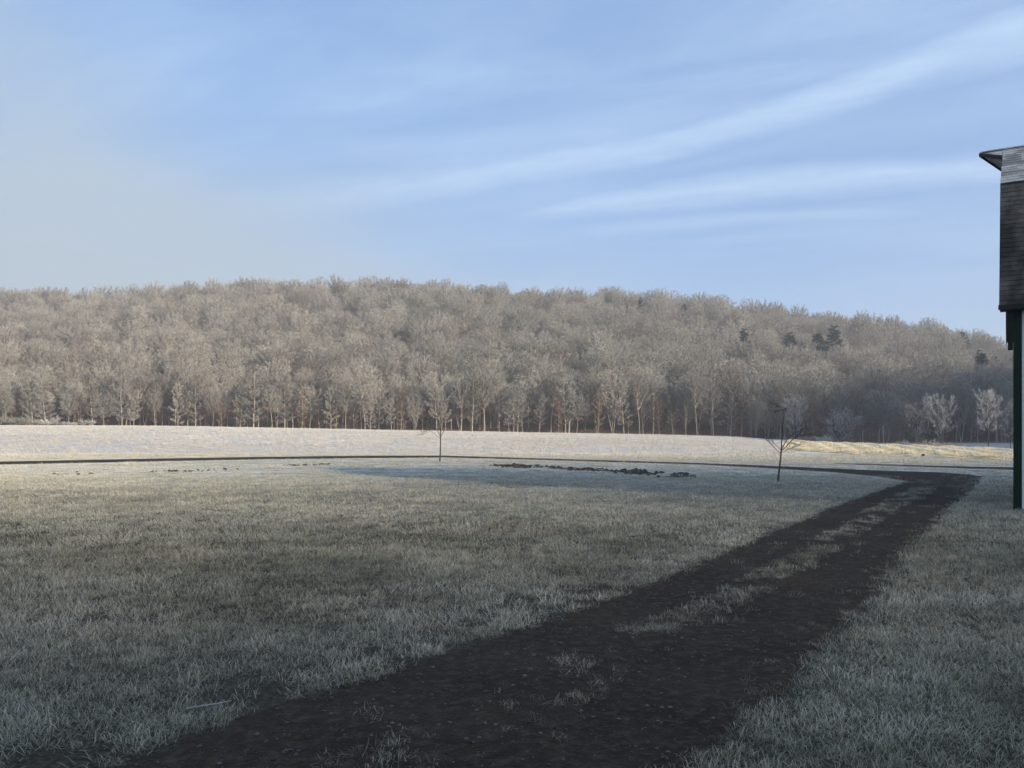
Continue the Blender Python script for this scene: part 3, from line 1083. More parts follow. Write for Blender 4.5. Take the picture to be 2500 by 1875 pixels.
def dome_tree(seed, H, rad, ntw, mat_t, mat_w, stems=1, tw=0.045, tl=0.62, low=0.30, flat=0.36):
    """bare frosted tree whose limbs end on a rounded crown"""
    T = TreeB(seed)
    rng = T.rng
    r0 = 0.0105 * H
    trunks = []
    for q in range(stems):
        a = 2 * PI * q / stems + rng.random()
        k = 0.0 if stems == 1 else 0.16
        pts = T.poly((0, 0, -0.4), (math.cos(a) * k, math.sin(a) * k, 1), H * 0.74, 8, 0.03, 0.02)
        T.tube(pts, r0 * (1 if stems == 1 else .72), 0.03, 6, 0.9)
        trunks.append(pts)
    cen = np.array([0, 0, H * (1 - flat * 1.02)])
    segs = []
    N = 40
    ph = rng.random() * 6.28
    for i in range(N):
        u = -0.45 + 1.42 * (i + .5) / N
        u = min(u, 0.985)
        az = ph + i * 2.39996 + rng.normal() * 0.2
        c = math.sqrt(max(0, 1 - u * u))
        rr = 0.80 + 0.32 * rng.random()
        tgt = cen + np.array([math.cos(az) * c * rad * rr, math.sin(az) * c * rad * rr, u * flat * H * (0.86 + 0.22 * rng.random())])
        tr = trunks[rng.integers(len(trunks))]
        h = np.clip(low + (0.62 - low) * (u + .45) / 1.4 + rng.normal() * .05, 0.2, 0.7) / 0.74
        q = h * 8; a = int(min(q, 7.99)); p = tr[a] * (1 - q + a) + tr[a + 1] * (q - a)
        mid = (p * 0.45 + tgt * 0.55) + np.array([0, 0, -0.06 * np.linalg.norm(tgt - p)]) + rng.normal(0, 0.15, 3)
        tt = np.linspace(0, 1, 6)[:, None]
        bp = p * (1 - tt) ** 2 + 2 * mid * tt * (1 - tt) + tgt * tt ** 2
        L = np.linalg.norm(np.diff(bp, axis=0), axis=1).sum()
        T.tube(bp, max(0.03, 0.016 * L), 0.012, 3)
        segs.append((bp, L * 0.8, 0.9))
        for j in range(max(4, int(L * 1.5))):
            f = 0.35 + 0.63 * rng.random()
            q = f * 5; a = int(min(q, 4.99)); sp = bp[a] * (1 - q + a) + bp[a + 1] * (q - a)
            d = sp - cen; d = d / (np.linalg.norm(d) + 1e-6)
            bd = bp[a + 1] - bp[a]; bd /= np.linalg.norm(bd)
            sb = T.poly(sp, bd * 0.7 + d * 0.6 + rng.normal(0, 0.55, 3), 0.8 + 1.3 * rng.random() * (1.15 - 0.4 * f), 3, 0.16, 0.05)
            T.tube(sb, 0.022, 0.008, 3)
            segs.append((sb, 1.5, 1.0))
    tot = sum(q[1] for q in segs)
    for bp, L, tip in segs:
        T.twigs(bp, int(ntw * L / tot + rng.random()), tl, tw, 0.6, 0.15, 0.2, tip)
    return T.limb_mesh('trunk', mat_t), T.twig_mesh('crown', mat_w)


def conifer(seed, H, rad, ragged=0.3):
    T = TreeB(seed); rng = T.rng
    pts = T.poly((0, 0, -0.4), (0, 0, 1), H, 8, 0.015, 0.03)
    T.tube(pts, 0.013 * H, 0.02, 6)
    nw = 26
    for i in range(nw):
        t = 0.22 + 0.76 * i / nw
        t0 = t
        for j in range(6):
            t = min(0.985, max(0.15, t0 + rng.normal() * 0.03))
            q = t * 8; a = int(min(q, 7.999)); p = pts[a] * (1 - q + a) + pts[a + 1] * (q - a)
            if rng.random() < ragged * 0.8:
                continue
            az = rng.random() * 6.283
            L = rad * (1.05 - t) / 0.8 * (0.6 + 0.6 * rng.random()) + 0.4
            bp = T.poly(p, (math.cos(az), math.sin(az), 0.12 - 0.25 * (1 - t)), L, 3, 0.08, 0.05)
            T.tube(bp, 0.03, 0.01, 3)
            T.twigs(bp, int(44 * L), 0.70, 0.15, 0.75, 0.22, 0.05, 0.5 + 0.5 * rng.random())
    return T.limb_mesh('trunk', M_DARKBARK), T.twig_mesh('crown', M_NEEDLE)


def bush(seed, H, W, nst, ntw, mat_w, tw=0.03):
    T = TreeB(seed); rng = T.rng
    segs = []
    for i in range(nst):
        az = rng.random() * 6.283; ln = rng.random() ** 0.6 * math.atan2(W * 0.55, H)
        L = H * (0.65 + 0.4 * rng.random()) / max(0.6, math.cos(ln * 0.8))
        d = (math.cos(az) * math.sin(ln), math.sin(az) * math.sin(ln), math.cos(ln))
        b0 = np.array([math.cos(az), math.sin(az), 0]) * W * 0.12 * rng.random() + np.array([0, 0, -0.15])
        bp = T.poly(b0, d, L, 5, 0.10, 0.0)
        T.tube(bp, 0.03 + 0.004 * L, 0.008, 3)
        segs.append((bp, L))
        for j in range(int(4 + L)):
            f = 0.25 + 0.7 * rng.random(); q = f * 5; a = int(q)
            sp = bp[a] * (1 - q + a) + bp[min(a + 1, 5)] * (q - a)
            sb = T.poly(sp, np.array(d) + rng.normal(0, 0.55, 3), L * .35, 3, .12, .03)
            T.tube(sb, 0.012, 0.006, 3)
            segs.append((sb, L * .45))
    tot = sum(s[1] for s in segs)
    for bp, L in segs:
        T.twigs(bp, int(ntw * L / tot + rng.random()), 0.16 * H + 0.14, tw, 0.6, 0.15, 0.15)
    return T.limb_mesh('stems', M_DARKBARK), T.twig_mesh('twigs', mat_w)


def place_tree(name, pair, loc, rz, sc, label, cat, group=None, names=('trunk', 'crown')):
    t = empty(name, loc, rz)
    t.scale = sc
    for nm, me in zip(names, pair):
        o = link(nm, me, t)
        if nm == 'twigs':
            o['kind'] = 'stuff'
    return tag(t, label, cat, group)


PROTOS = [
    forest_tree(101, 18.0, 0.16, 2.9, 'feather', 8000, M_TRUNK, M_TWIG, tl=.6, tw=.052),
    forest_tree(102, 17.0, 0.26, 3.0, 'feather', 7500, M_TRUNK, M_TWIG, tl=.6, tw=.052),
    dome_tree(103, 19.0, 3.5, 7500, M_TRUNK, M_TWIG, low=.42, flat=.30, tw=.06),
    dome_tree(104, 17.0, 5.2, 10000, M_TRUNK, M_TWIG, flat=.30, tw=.068),
    dome_tree(105, 18.0, 4.2, 8500, M_TRUNK, M_TWIG, stems=2, flat=.32, tw=.062),
    dome_tree(106, 16.0, 5.6, 10000, M_TRUNK, M_TWIG, stems=3, flat=.30, tw=.07),
    forest_tree(107, 12.5, 0.12, 2.0, 'feather', 4200, M_TRUNK, M_BEECH, tl=.5),
    dome_tree(108, 17.0, 4.6, 9500, M_TRUNK, M_TWIG, low=.36, flat=.34, tw=.065),
]
P_LABEL = ['slender frosted tree feathered almost to its foot in the woods front', 'straight frosted tree with layered side branches in the woods front',
           'tall frosted tree with bare trunk and narrow high crown in the woods', 'frosted tree with a broad rounded crown in the woods front',
           'frosted twin-stemmed tree forking low in the woods front', 'frosted many-stemmed tree with spreading top in the woods front',
           'short understory tree with rusty brown leaves at the woods edge', 'frosted single-trunk tree with full round crown in the woods front']
P_NAME = ['feathery_tree', 'layered_tree', 'tall_tree', 'broad_tree', 'twin_stem_tree', 'spreading_tree', 'understory_tree', 'round_tree']


def build_forest():
    rng = np.random.default_rng(2024)
    pts = []
    # front belt, close set and slender
    y = 206.5
    row = 0
    while y < 222:
        half = 0.68 * y + 20
        xs = np.arange(-half, half, 3.7) + rng.normal(0, 0.9, len(np.arange(-half, half, 3.7)))
        for x in xs:
            pts.append((x, y + rng.normal(0, 0.9) + 3.5 * (fnoise(x / 18., 3.0, 9) - .5), 0))
        y += 4.4; row += 1
    y = 223
    while y < 486:
        half = 0.68 * y + 25
        st = 8.0
        xs = np.arange(-half, half, st)
        xs = xs + rng.normal(0, 1.9, len(xs)) + (row % 2) * st / 2
        for x in xs:
            pts.append((x, y + rng.normal(0, 1.9), 1))
        y += 7.2; row += 1
    A = np.array(pts)
    X, Y, belt = A[:, 0], A[:, 1], A[:, 2]
    keep = rng.random(len(X)) > 0.06
    for cxx, cyy in CONIFERS:
        keep &= ~((np.abs(X - cxx * Y / cyy) < 3.4) & (Y > cyy - 9.5) & (Y < cyy + 3))
    X, Y, belt = X[keep], Y[keep], belt[keep]
    Z = terr(X, Y)
    idx = np.where(belt == 0, rng.choice([0, 0, 1, 1, 2, 2, 4, 6, 6, 7], len(X)), rng.choice([2, 3, 3, 3, 4, 5, 5, 7, 7, 7], len(X)))
    sc = np.where(belt == 0, 0.80, 0.86) * (0.66 + 0.55 * rng.random(len(X)))
    big = fnoise(X / 40., Y / 40., 77)
    sc = sc * (0.86 + 0.28 * big)
    rz = rng.random(len(X)) * 2 * PI
    inview = np.abs(X) < 0.625 * Y
    order = np.argsort(np.where(inview, Y, 1e6))
    chosen = np.zeros(len(X), bool)
    chosen[order[:270]] = True
    for i in np.nonzero(chosen)[0]:
        k = int(idx[i])
        s = float(sc[i])
        w = s * (0.9 + 0.25 * rng.random())
        place_tree(P_NAME[k], PROTOS[k], (X[i], Y[i], Z[i]), rz[i], (w, w, s), P_LABEL[k] + (', ' + ('beyond the creek' if 1250 + FPX * X[i] / Y[i] > 1900 else 'behind the meadow')), 'tree', P_NAME[k].replace('_', ' ') + 's in the front of the woods, ' + ('beyond the creek' if 1250 + FPX * X[i] / Y[i] > 1900 else 'behind the meadow'))
    # the wood behind, one mass
    r = ~chosen
    meshes = []
    for a, b in PROTOS:
        va = len(a.vertices)
        V = np.empty(3 * va, np.float32); a.vertices.foreach_get('co', V)
        vb = len(b.vertices)
        V2 = np.empty(3 * vb, np.float32); b.vertices.foreach_get('co', V2)
        tb = np.empty(vb, np.float32); b.attributes['tip'].data.foreach_get('value', tb)
        F = [tuple(p.vertices) for p in a.polygons] + [tuple(v + va for v in p.vertices) for p in b.polygons]
        me = new_mesh('wood_tree', np.concatenate([V.reshape(-1, 3), V2.reshape(-1, 3)]), F, M_TRUNK, False, {'tip': np.concatenate([np.zeros(va), tb])})
        me.materials.append(b.materials[0])
        mi = np.zeros(len(F), np.int32); mi[len(a.polygons):] = 1
        me.polygons.foreach_set('material_index', mi)
        meshes.append(me)
    coll = proto_collection('wood_trees', meshes)
    n = int(r.sum())
    rot = np.zeros((n, 3)); rot[:, 2] = rz[r]
    s = sc[r]; w = s * (0.95 + 0.3 * rng.random(n))
    scatter('forest', np.stack([X[r], Y[r], Z[r]], 1), idx[r], rot, np.stack([w, w, s], 1), np.ones(n), coll, 'frosted bare woods covering the long hill behind its front trees', 'forest')
    print('forest', n)


def build_conifers():
    pr = [conifer(1, 18, 2.8, 0.30), conifer(2, 17, 3.4, 0.1), conifer(3, 19, 4.2, 0.40)]
    # (pixel x, pixel y of the top, height m, prototype, width factor, label)
    lst = [(1562, 724, 17, 0, .8, 'ragged thin evergreen standing highest up the frosted hill'),
           (1670, 735, 17, 1, .9, 'narrow dark evergreen poking out near the hill crest, beside a ragged thinner one'),
           (1812, 805, 19, 2, .9, 'sparse layered pine halfway up the hill, apart from other evergreens'),
           (1902, 770, 14, 1, .8, 'small dull evergreen half hidden just under the hill crest'),
           (1922, 815, 17, 2, 1.2, 'broad dim pine sunk among frosted crowns left of the biggest pine pair'),
           (2000, 803, 19, 1, 1.2, 'dark bushy pine beside a paler tall pine on the right hillside'),
           (2030, 798, 22, 2, 1.1, 'tallest green pine with layered limbs on the right hillside'),
           (1962, 842, 15, 2, .8, 'low ragged evergreen below the pine pair on the hillside'),
           (2345, 802, 18, 1, 1.3, 'dense leaning dark evergreen high on the slope toward the barn'),
           (2398, 850, 20, 1, 1.1, 'thick pointed evergreen in the dark clump nearest the barn eave'),
           (2386, 852, 17, 0, 1.0, 'thin spiky evergreen on the left of the dark clump near the barn'),
           (2432, 862, 16, 1, .9, 'small evergreen on the right of the dark clump near the barn'),
           (2212, 778, 13, 0, .9, 'small faint evergreen just below the crest, right of the pine pair')]
    for px, py, H, k, w, lab in lst:
        best = None
        for Y in np.arange(225, 470, 1.0):
            x = (px - 1250) / FPX * Y
            top = float(terr(x, Y)) + H
            yy = HOR - (top - CAMZ) / Y * FPX
            e = abs(yy - py)
            if best is None or e < best[0]:
                best = (e, Y, x)
        e, Y, x = best
        s = H / 18.0
        CONIFERS.append((x, Y))
        place_tree('evergreen_tree', pr[k], (x, Y, float(terr(x, Y))), px * 1.7, (s * w * 1.15, s * w * 1.15, s), lab, 'tree', 'evergreens among the frosted trees')


CONIFERS = []
build_conifers()
build_forest()


def build_creek_trees():
    defs = [  # px, top y, depth, mesh pair, width px, label
        (1942, 958, 168, forest_tree(301, 10.5, 0.18, 2.8, 'round', 8000, M_DARKBARK, M_RIME, tw=.04, tl=.55), 'tall whitish rime covered tree behind the leaning sapling'),
        (2052, 990, 170, forest_tree(302, 8.5, 0.10, 4.6, 'vase', 10000, M_DARKBARK, M_RIME, fork=4, tw=.04, tl=.55), 'low wide rime covered willow with several leaning stems, by the creek'),
        (2238, 966, 134, forest_tree(303, 8.8, 0.22, 3.4, 'vase', 5500, M_DARKBARK, M_RIME, fork=3, tw=.032, tl=.5), 'open vase shaped frosted tree with splayed stems, right of the willow'),
        (2302, 955, 122, forest_tree(304, 9.5, 0.36, 2.6, 'round', 5500, M_DARKBARK, M_RIME, fork=2, tw=.032, tl=.5), 'frosted tree with twin dark trunks behind the tan field'),
        (2412, 945, 120, forest_tree(305, 9.5, 0.34, 2.3, 'feather', 5500, M_DARKBARK, M_RIME, fork=2, tw=.032, tl=.5), 'upright pale topped frosted tree on two dark stems near the barn'),
        (2468, 968, 124, forest_tree(306, 9.0, 0.30, 2.1, 'round', 3000, M_DARKBARK, M_RIME, tw=.03, tl=.55), 'frosted tree partly hidden by the barn corner'),
    ]
    for (px, top, D, pair, lab), wpx in zip(defs, (78, 128, 108, 74, 66, 52)):
        x = (px - 1250) / FPX * D
        z = float(terr(x, D))
        H = CAMZ + (HOR - top) / FPX * D - z
        h0 = max(v.co.z for v in pair[1].vertices)
        w0 = max(v.co.x for v in pair[1].vertices) - min(v.co.x for v in pair[1].vertices)
        s = H / h0
        sx = 0.5 * (wpx / FPX * D / w0) + 0.5 * s if wpx < 100 else wpx / FPX * D / w0
        place_tree('creek_tree', pair, (x, D, z), 0.0, (sx, sx, s), lab, 'tree', 'frosted trees along the creek')
    bp = [bush(401, 1.7, 2.6, 16, 2300, M_RIME), bush(402, 1.5, 3.2, 18, 2300, M_TWIG), bush(403, 2.0, 1.8, 12, 1200, M_RIME)]
    # px, top y, depth, proto, width px
    lst = [(8, 1013, 158, 1, 62), (48, 1014, 157, 1, 60), (86, 1020, 158, 1, 52), (112, 1019, 160, 0, 50), (136, 1011, 161, 2, 34), (160, 1026, 160, 0, 30), (182, 1028, 160, 0, 26),
           (202, 1020, 160, 2, 30), (222, 1022, 161, 2, 28), (1920, 1064, 160, 1, 56), (1965, 1062, 160, 0, 60), (2010, 1058, 155, 0, 62), (2058, 1064, 150, 1, 60), (2192, 1078, 116, 1, 80),
           (2262, 1068, 116, 1, 70), (2275, 1079, 110, 1, 84), (2320, 1076, 106, 1, 84), (2362, 1084, 104, 0, 60), (2206, 1068, 126, 0, 44), (2440, 1088, 100, 0, 44)]
    labs = ['dusky low bush at the left end of the hedge on the meadow crest', 'low grey frosted bush second in the hedge on the meadow crest', 'low grey bush third in the hedge, before the paler ones',
            'pale rounded bush in the hedge beside a taller pointed one', 'tallest pointed white bush in the meadow crest hedge', 'small pale bush right of the pointed white bush', 'smallest pale bush in the meadow crest hedge',
            'white upright bush, second from the hedge end by the woods', 'white upright bush closing the hedge at the woods', 'brownish shrub at the tip of the tan field', 'rimed shrub at the foot of the tall whitish tree',
            'whitest rimed shrub in front of the leaning willow', 'dull shrub right of the willow foot', 'low brown scrub left of the vase shaped tree', 'twiggy brown scrub under the vase shaped tree',
            'wide brown scrub left of the twin dark trunks', 'wide brown scrub right of the twin dark trunks', 'pale scrub between the twin trunks and the two-stem tree', 'small pale scrub behind the low brown scrub', 'pale scrub between the two-stem tree and the barn']
    for (px, top, D, k, w), lab in zip(lst, labs):
        x = (px - 1250) / FPX * D
        z = float(terr(x, D))
        H = max(0.8, CAMZ + (HOR - top) / FPX * D - z)
        me = bp[k]
        h0 = max(v.co.z for v in me[1].vertices)
        w0 = max(v.co.x for v in me[1].vertices) - min(v.co.x for v in me[1].vertices)
        sx = (w / FPX * D) / w0
        place_tree('frosted_bush', me, (x, D, z), px * 0.61, (sx, sx, H / h0), lab, 'bush', 'frosted bushes along the field edges', ('stems', 'twigs'))


build_creek_trees()


def build_snags():
    for px, base, D, H, lean, lab in ((1388, 1056, 200, 3.6, 0.05, 'short pale broken trunk at the dark foot of the woods'), (2158, 1074, 196, 4.4, -0.05, 'pale bent dead stem standing before the shaded woods')):
        T = TreeB(px)
        x = (px - 1250) / FPX * D
        z = float(terr(x, D))
        p = T.poly((0, 0, -0.2), (lean, 0, 1), H, 6, 0.04, 0.0)
        T.tube(p, 0.17, 0.11, 6)
        p2 = T.poly(p[-1], (0.8 if lean < 0 else 0.25, 0.1, 0.5), H * 0.4, 4, 0.10, -0.06)
        T.tube(p2, 0.09, 0.03, 4)
        t = empty('dead_snag', (x, D, z))
        link('trunk', T.limb_mesh('trunk', M_TRUNK), t)
        tag(t, lab, 'snag', 'pale dead stems by the woods')


build_snags()


# ------------------------------------------------------------------ the two saplings on the lawn
def build_sapling(name, D, trunk, branches, r0, lab, seed):
    base = at(trunk[0][0], trunk[0][1], D)
    rng = np.random.default_rng(seed)
    t = empty(name, (base.x, base.y, 0))

    def loc(pts, dy):
        out = []
        n = max(1, len(pts) - 1)
        for i, p in enumerate(pts):
            v = at(p[0], p[1], D) - Vector((base.x, base.y, 0))
            out.append(np.array((v.x, v.y + dy * i / n, v.z)))
        out = np.array(out)
        # smooth the polyline
        tt = np.linspace(0, len(out) - 1, (len(out) - 1) * 4 + 1)
        res = []
        for q in tt:
            i = int(min(q, len(out) - 2)); f = q - i
            p0 = out[max(i - 1, 0)]; p1 = out[i]; p2 = out[i + 1]; p3 = out[min(i + 2, len(out) - 1)]
            res.append(0.5 * ((2 * p1) + (p2 - p0) * f + (2 * p0 - 5 * p1 + 4 * p2 - p3) * f * f + (3 * p1 - p0 - 3 * p2 + p3) * f ** 3))
        return np.array(res)
    B = TreeB(seed)
    tp = loc(trunk, 0.0)
    tp[0][2] = -0.05
    B.tube(tp, r0, r0 * 0.24, 8, 1.1)
    fl = tp[:3].copy()
    B.tube(np.array([tp[0] - [0, 0, .05], tp[0] + [0, 0, .10], tp[0] + [0, 0, .28]]), r0 * 1.7, r0 * 0.98, 8, 0.5)
    link('trunk', B.limb_mesh('trunk', M_DARKBARK), t)
    TW = TreeB(seed + 5)
    TW.twigs(tp[len(tp) * 2 // 3:], 14, 0.22, 0.010, 0.5, 0.2)
    for pts, dy, r in branches:
        bb = TreeB(seed)
        bp = loc(pts, dy)
        r = r * 0.66
        bb.tube(bp, r, r * 0.3, 6)
        L = np.linalg.norm(np.diff(bp, axis=0), axis=1).sum()
        nsub = int(4 + L * 4)
        for j in range(nsub):
            f = 0.3 + 0.68 * rng.random(); q = f * (len(bp) - 1); a = int(q)
            p = bp[a] * (1 - q + a) + bp[a + 1] * (q - a)
            d = bp[a + 1] - bp[a]; d /= np.linalg.norm(d)
            sp = bb.poly(p, d + rng.normal(0, 0.55, 3) + np.array([0, 0, .35]), 0.28 + 0.35 * rng.random(), 4, 0.12, 0.05)
            bb.tube(sp, max(0.004, r * 0.28), 0.0028, 4)
            TW.twigs(sp, 5, 0.16, 0.008, 0.5, 0.15)
        link('branch', bb.limb_mesh('branch', M_DARKBARK), t)
        TW.twigs(bp, int(8 + 10 * L), 0.22, 0.008, 0.5, 0.2)
    link('twigs', TW.twig_mesh('twigs', M_SAPTWIG), t)['kind'] = 'stuff'
    tag(t, lab, 'tree', 'young trees planted on the lawn')


M_SAPTWIG = mat_twig('sapling_twigs', (0.09, 0.08, 0.075), (0.26, 0.25, 0.24), (0.22, 0.215, 0.21), (0.28, 0.27, 0.26))
DS1 = gnd(1074, 1128)[1]
build_sapling('sapling_tree', DS1, [(1074, 1128), (1075, 1100), (1075.5, 1075), (1075.5, 1064), (1076, 1040), (1075, 1018), (1072, 1005), (1068, 994), (1072, 987)],
              [([(1076, 1066), (1083, 1053), (1088, 1040), (1094, 1026), (1101, 1011)], 0.2, 0.030),
               ([(1074.5, 1064), (1069, 1053), (1064, 1043), (1056, 1034)], -0.2, 0.028),
               ([(1074, 1069), (1065, 1063), (1057, 1056), (1048, 1052.5), (1036, 1053.5), (1029, 1054), (1024, 1049)], 0.3, 0.020),
               ([(1075.5, 1056), (1080, 1047), (1084, 1040), (1085, 1022)], -0.35, 0.016),
               ([(1075.5, 1045), (1070, 1030), (1066, 1016)], 0.35, 0.012),
               ([(1041, 1052.5), (1037, 1058), (1026, 1061)], 0.15, 0.008),
               ([(1068, 994), (1064, 988), (1065, 982)], 0.1, 0.008)], 0.042, 'small upright bare sapling standing near the cross lane', 61)
DS2 = gnd(1900, 1176)[1]
build_sapling('sapling_tree', DS2, [(1900, 1176), (1902, 1150), (1905, 1125), (1907, 1103), (1908, 1085), (1910, 1055), (1911.5, 1025), (1912, 1000)],
              [([(1907, 1100), (1916, 1086), (1930, 1068), (1953, 1054), (1980, 1046)], 0.35, 0.026),
               ([(1908, 1101), (1918, 1090), (1932, 1074), (1950, 1063.5), (1974, 1060), (1996, 1066)], -0.3, 0.026),
               ([(1907, 1106), (1918, 1101), (1936, 1094), (1958, 1088)], 0.2, 0.014),
               ([(1905, 1107), (1893, 1097), (1880, 1085), (1862, 1069)], -0.2, 0.020),
               ([(1906, 1097), (1900, 1090), (1893, 1081), (1886, 1071)], 0.3, 0.016),
               ([(1912, 1001), (1907, 995), (1900, 991)], 0.1, 0.009),
               ([(1912, 1000), (1906, 1001), (1897, 1003)], -0.1, 0.008),
               ([(1912, 1001), (1916, 997), (1920, 1000)], 0.05, 0.008),
               ([(1925, 1082), (1936, 1082), (1944, 1086)], 0.15, 0.008)], 0.034, 'leaning bare sapling with two branches arching over to one side, near the lane bend', 62)


# ------------------------------------------------------------------ barn
def box(V, F, x0, x1, y0, y1, z0, z1):
    b = len(V)
    V += [(x0, y0, z0), (x1, y0, z0), (x1, y1, z0), (x0, y1, z0), (x0, y0, z1), (x1, y0, z1), (x1, y1, z1), (x0, y1, z1)]
    F += [(b, b + 3, b + 2, b + 1), (b + 4, b + 5, b + 6, b + 7), (b, b + 1, b + 5, b + 4), (b + 1, b + 2, b + 6, b + 5), (b + 2, b + 3, b + 7, b + 6), (b + 3, b, b + 4, b + 7)]


def prism(poly, x0, x1):
    """polygon in (y, z) extruded along x"""
    n = len(poly)
    V = [(x0, p[0], p[1]) for p in poly] + [(x1, p[0], p[1]) for p in poly]
    F = [tuple(range(n)), tuple(range(2 * n - 1, n - 1, -1))]
    for i in range(n):
        j = (i + 1) % n
        F.append((i, i + n, j + n, j)[::-1] if False else (j, j + n, i + n, i)[::-1])
    return V, F


def fix_normals(me):
    bm = bmesh.new(); bm.from_mesh(me)
    bmesh.ops.recalc_face_normals(bm, faces=bm.faces)
    bm.to_mesh(me); bm.free()


def part(name, V, F, mat, parent, smooth=False):
    me = new_mesh(name, V, F, mat, smooth)
    fix_normals(me)
    return link(name, me, parent)


def mat_shingle(name, lo, hi, stain):
    m, k, b = mat_new(name)
    geo = k.n('ShaderNodeNewGeometry')
    oi = k.n('ShaderNodeObjectInfo')
    P = geo.outputs['Position']
    n = k.noise(P, 9.0, 4, 0.65)
    big = k.noise(k.vm('MULTIPLY', P, (1, 1, 0.35)), 1.3, 3, 0.55)
    isl = geo.outputs['Random Per Island']
    rnd = k.m('FRACT', k.m('ADD', isl, oi.outputs['Random']))
    c = k.mix(rnd, lo, hi)
    c = k.mix(k.mapr(n, 0.35, 0.7, 0.0, 0.6), c, tuple(0.55 * q for q in lo))
    c = k.mix(k.mapr(big, 0.46, 0.60, 0.0, 0.9), c, stain)
    k.link(c, b.inputs['Base Color'])
    bump(k, b, n, 0.5, 0.01)
    return m


def build_barn():
    cx, cz = gnd(2478, 1246)
    th = math.atan2(-0.527, 0.85)
    barn = empty('barn', (cx, cz, 0), th)
    tag(barn, 'tall gambrel barn with dark shingled roof, white clapboards and green corner board', 'barn')
    LEN, DEP = 17.0, 9.0
    EZ = 4.72
    white = mat_plain('white_clapboard', (0.74, 0.77, 0.75), 0.08, 3.0, 0.6, (0.3, 1, 6), 0.15)
    green = mat_plain('dark_green_trim', (0.006, 0.018, 0.011), 0.3, 5.0, 0.6, (1, 1, 0.4), 0.2)
    dark = mat_plain('dark_eave', (0.016, 0.02, 0.02), 0.3, 5.0, 0.6, (1, 1, 1), 0.2)
    grey = mat_plain('roof_boards', (0.10, 0.095, 0.09), 0.3, 3.0, 0.9)
    sh_low = mat_shingle('dark_shingles', (0.075, 0.073, 0.070), (0.14, 0.135, 0.13), (0.022, 0.022, 0.022))
    sh_up = mat_shingle('grey_shingles', (0.32, 0.325, 0.315), (0.55, 0.55, 0.53), (0.16, 0.16, 0.15))  # lighter colour stands in for skylight on the flatter upper slope
    brk = (0.86, 7.98)
    rdg = (DEP / 2, 9.90)
    eave = (-0.27, 4.84)
    prof = [(0, 0.0), (0, EZ), (0.88, 7.86), (DEP / 2, 9.76), (DEP - 0.88, 7.86), (DEP, EZ), (DEP, 0.0)]
    V, F = prism(prof, 0.03, LEN)
    V = [(v[0], v[1] if 0.001 < v[1] < DEP - .001 else (0.03 if v[1] < 1 else DEP - 0.03), v[2]) for v in V]
    part('wall_core', V, F, grey, barn)
    # clapboards, lapped
    nb = 31
    ex = (EZ - 0.06) / nb

    def board_mesh(L, name):
        V = [(0, 0.03, 0), (0, -0.026, 0), (0, -0.008, ex + 0.012), (0, 0.03, ex + 0.012)]
        V = V + [(L, v[1], v[2]) for v in V]
        F = [(0, 1, 2, 3), (7, 6, 5, 4), (0, 4, 5, 1), (1, 5, 6, 2), (2, 6, 7, 3), (3, 7, 4, 0)]
        me = new_mesh(name, V, F, white); fix_normals(me)
        return me
    bl = board_mesh(LEN - 0.15, 'clapboard')
    bg = board_mesh(DEP - 0.28, 'clapboard')
    for i in range(nb):
        o = link('clapboard', bl, barn, (0.14, 0, 0.05 + i * ex))
        o = link('clapboard', bg, barn, (0.0, DEP - 0.14, 0.05 + i * ex))
        o.rotation_euler = (0, 0, -PI / 2)
    # gable panel above the boards
    V, F = prism([(0.16, EZ + .02), (0.97, 7.8), (DEP / 2, 9.66), (DEP - 0.97, 7.8), (DEP - .16, EZ + .02)], -0.012, 0.028)
    part('gable_panel', V, F, white, barn)
    V, F = [], []
    box(V, F, -0.035, 0.14, -0.04, 0.02, 0.0, EZ - 0.01)
    box(V, F, -0.035, 0.02, 0.02, 0.14, 0.0, EZ - 0.01)
    part('corner_board', V, F, green, barn)
    V, F = [], []
    box(V, F, -0.035, 0.02, DEP - .14, DEP + .04, 0.0, EZ - 0.01)
    part('corner_board', V, F, green, barn)
    # bracket hanging under the eave end
    V, F = prism([(-0.03, EZ - 0.92), (0.10, EZ - 0.92), (0.10, EZ - 0.02), (-0.10, EZ - 0.02)], -0.145, -0.04)
    part('eave_bracket', V, F, dark, barn)
    # soffit and fascia
    V, F = [], []
    box(V, F, -0.30, LEN, -0.25, 0.02, EZ - 0.01, EZ + 0.03)
    part('soffit', V, F, dark, barn)
    V, F = [], []
    box(V, F, -0.335, LEN, -0.30, -0.252, EZ + 0.012, EZ + 0.125)
    part('fascia', V, F, dark, barn)
    # roof
    roof = empty('roof')
    roof.parent = barn
    x0 = -0.30
    tk = 0.07

    def slope(name, a, b, xa, xb, mat):
        d = Vector((0, b[0] - a[0], b[1] - a[1])); L = d.length; d /= L
        nrm = Vector((0, -d.z, d.y))
        if nrm.z < 0:
            nrm = -nrm
        A = Vector((0, a[0], a[1])); B = Vector((0, b[0], b[1]))
        V = []
        for x in (xa, xb):
            for P in (A, B, B - nrm * tk, A - nrm * tk):
                V.append((x, P.y, P.z))
        F = [(0, 1, 2, 3), (7, 6, 5, 4), (0, 4, 5, 1), (1, 5, 6, 2), (2, 6, 7, 3), (3, 7, 4, 0)]
        part(name, V, F, mat, roof)
        return A, d, nrm, L
    front_low = slope('roof_deck', eave, brk, x0, LEN, grey)
    front_up = slope('roof_deck', (brk[0] - 0.04, brk[1] + 0.004), rdg, x0 + .004, LEN, grey)
    slope('roof_deck', (DEP - eave[0], eave[1]), (DEP - brk[0], brk[1]), x0, LEN, sh_low)
    slope('roof_deck', (DEP - brk[0] + 0.04, brk[1] + 0.004), rdg, x0 + .004, LEN, sh_up)
    # pointed hay hood at the ridge end
    q = 0.80
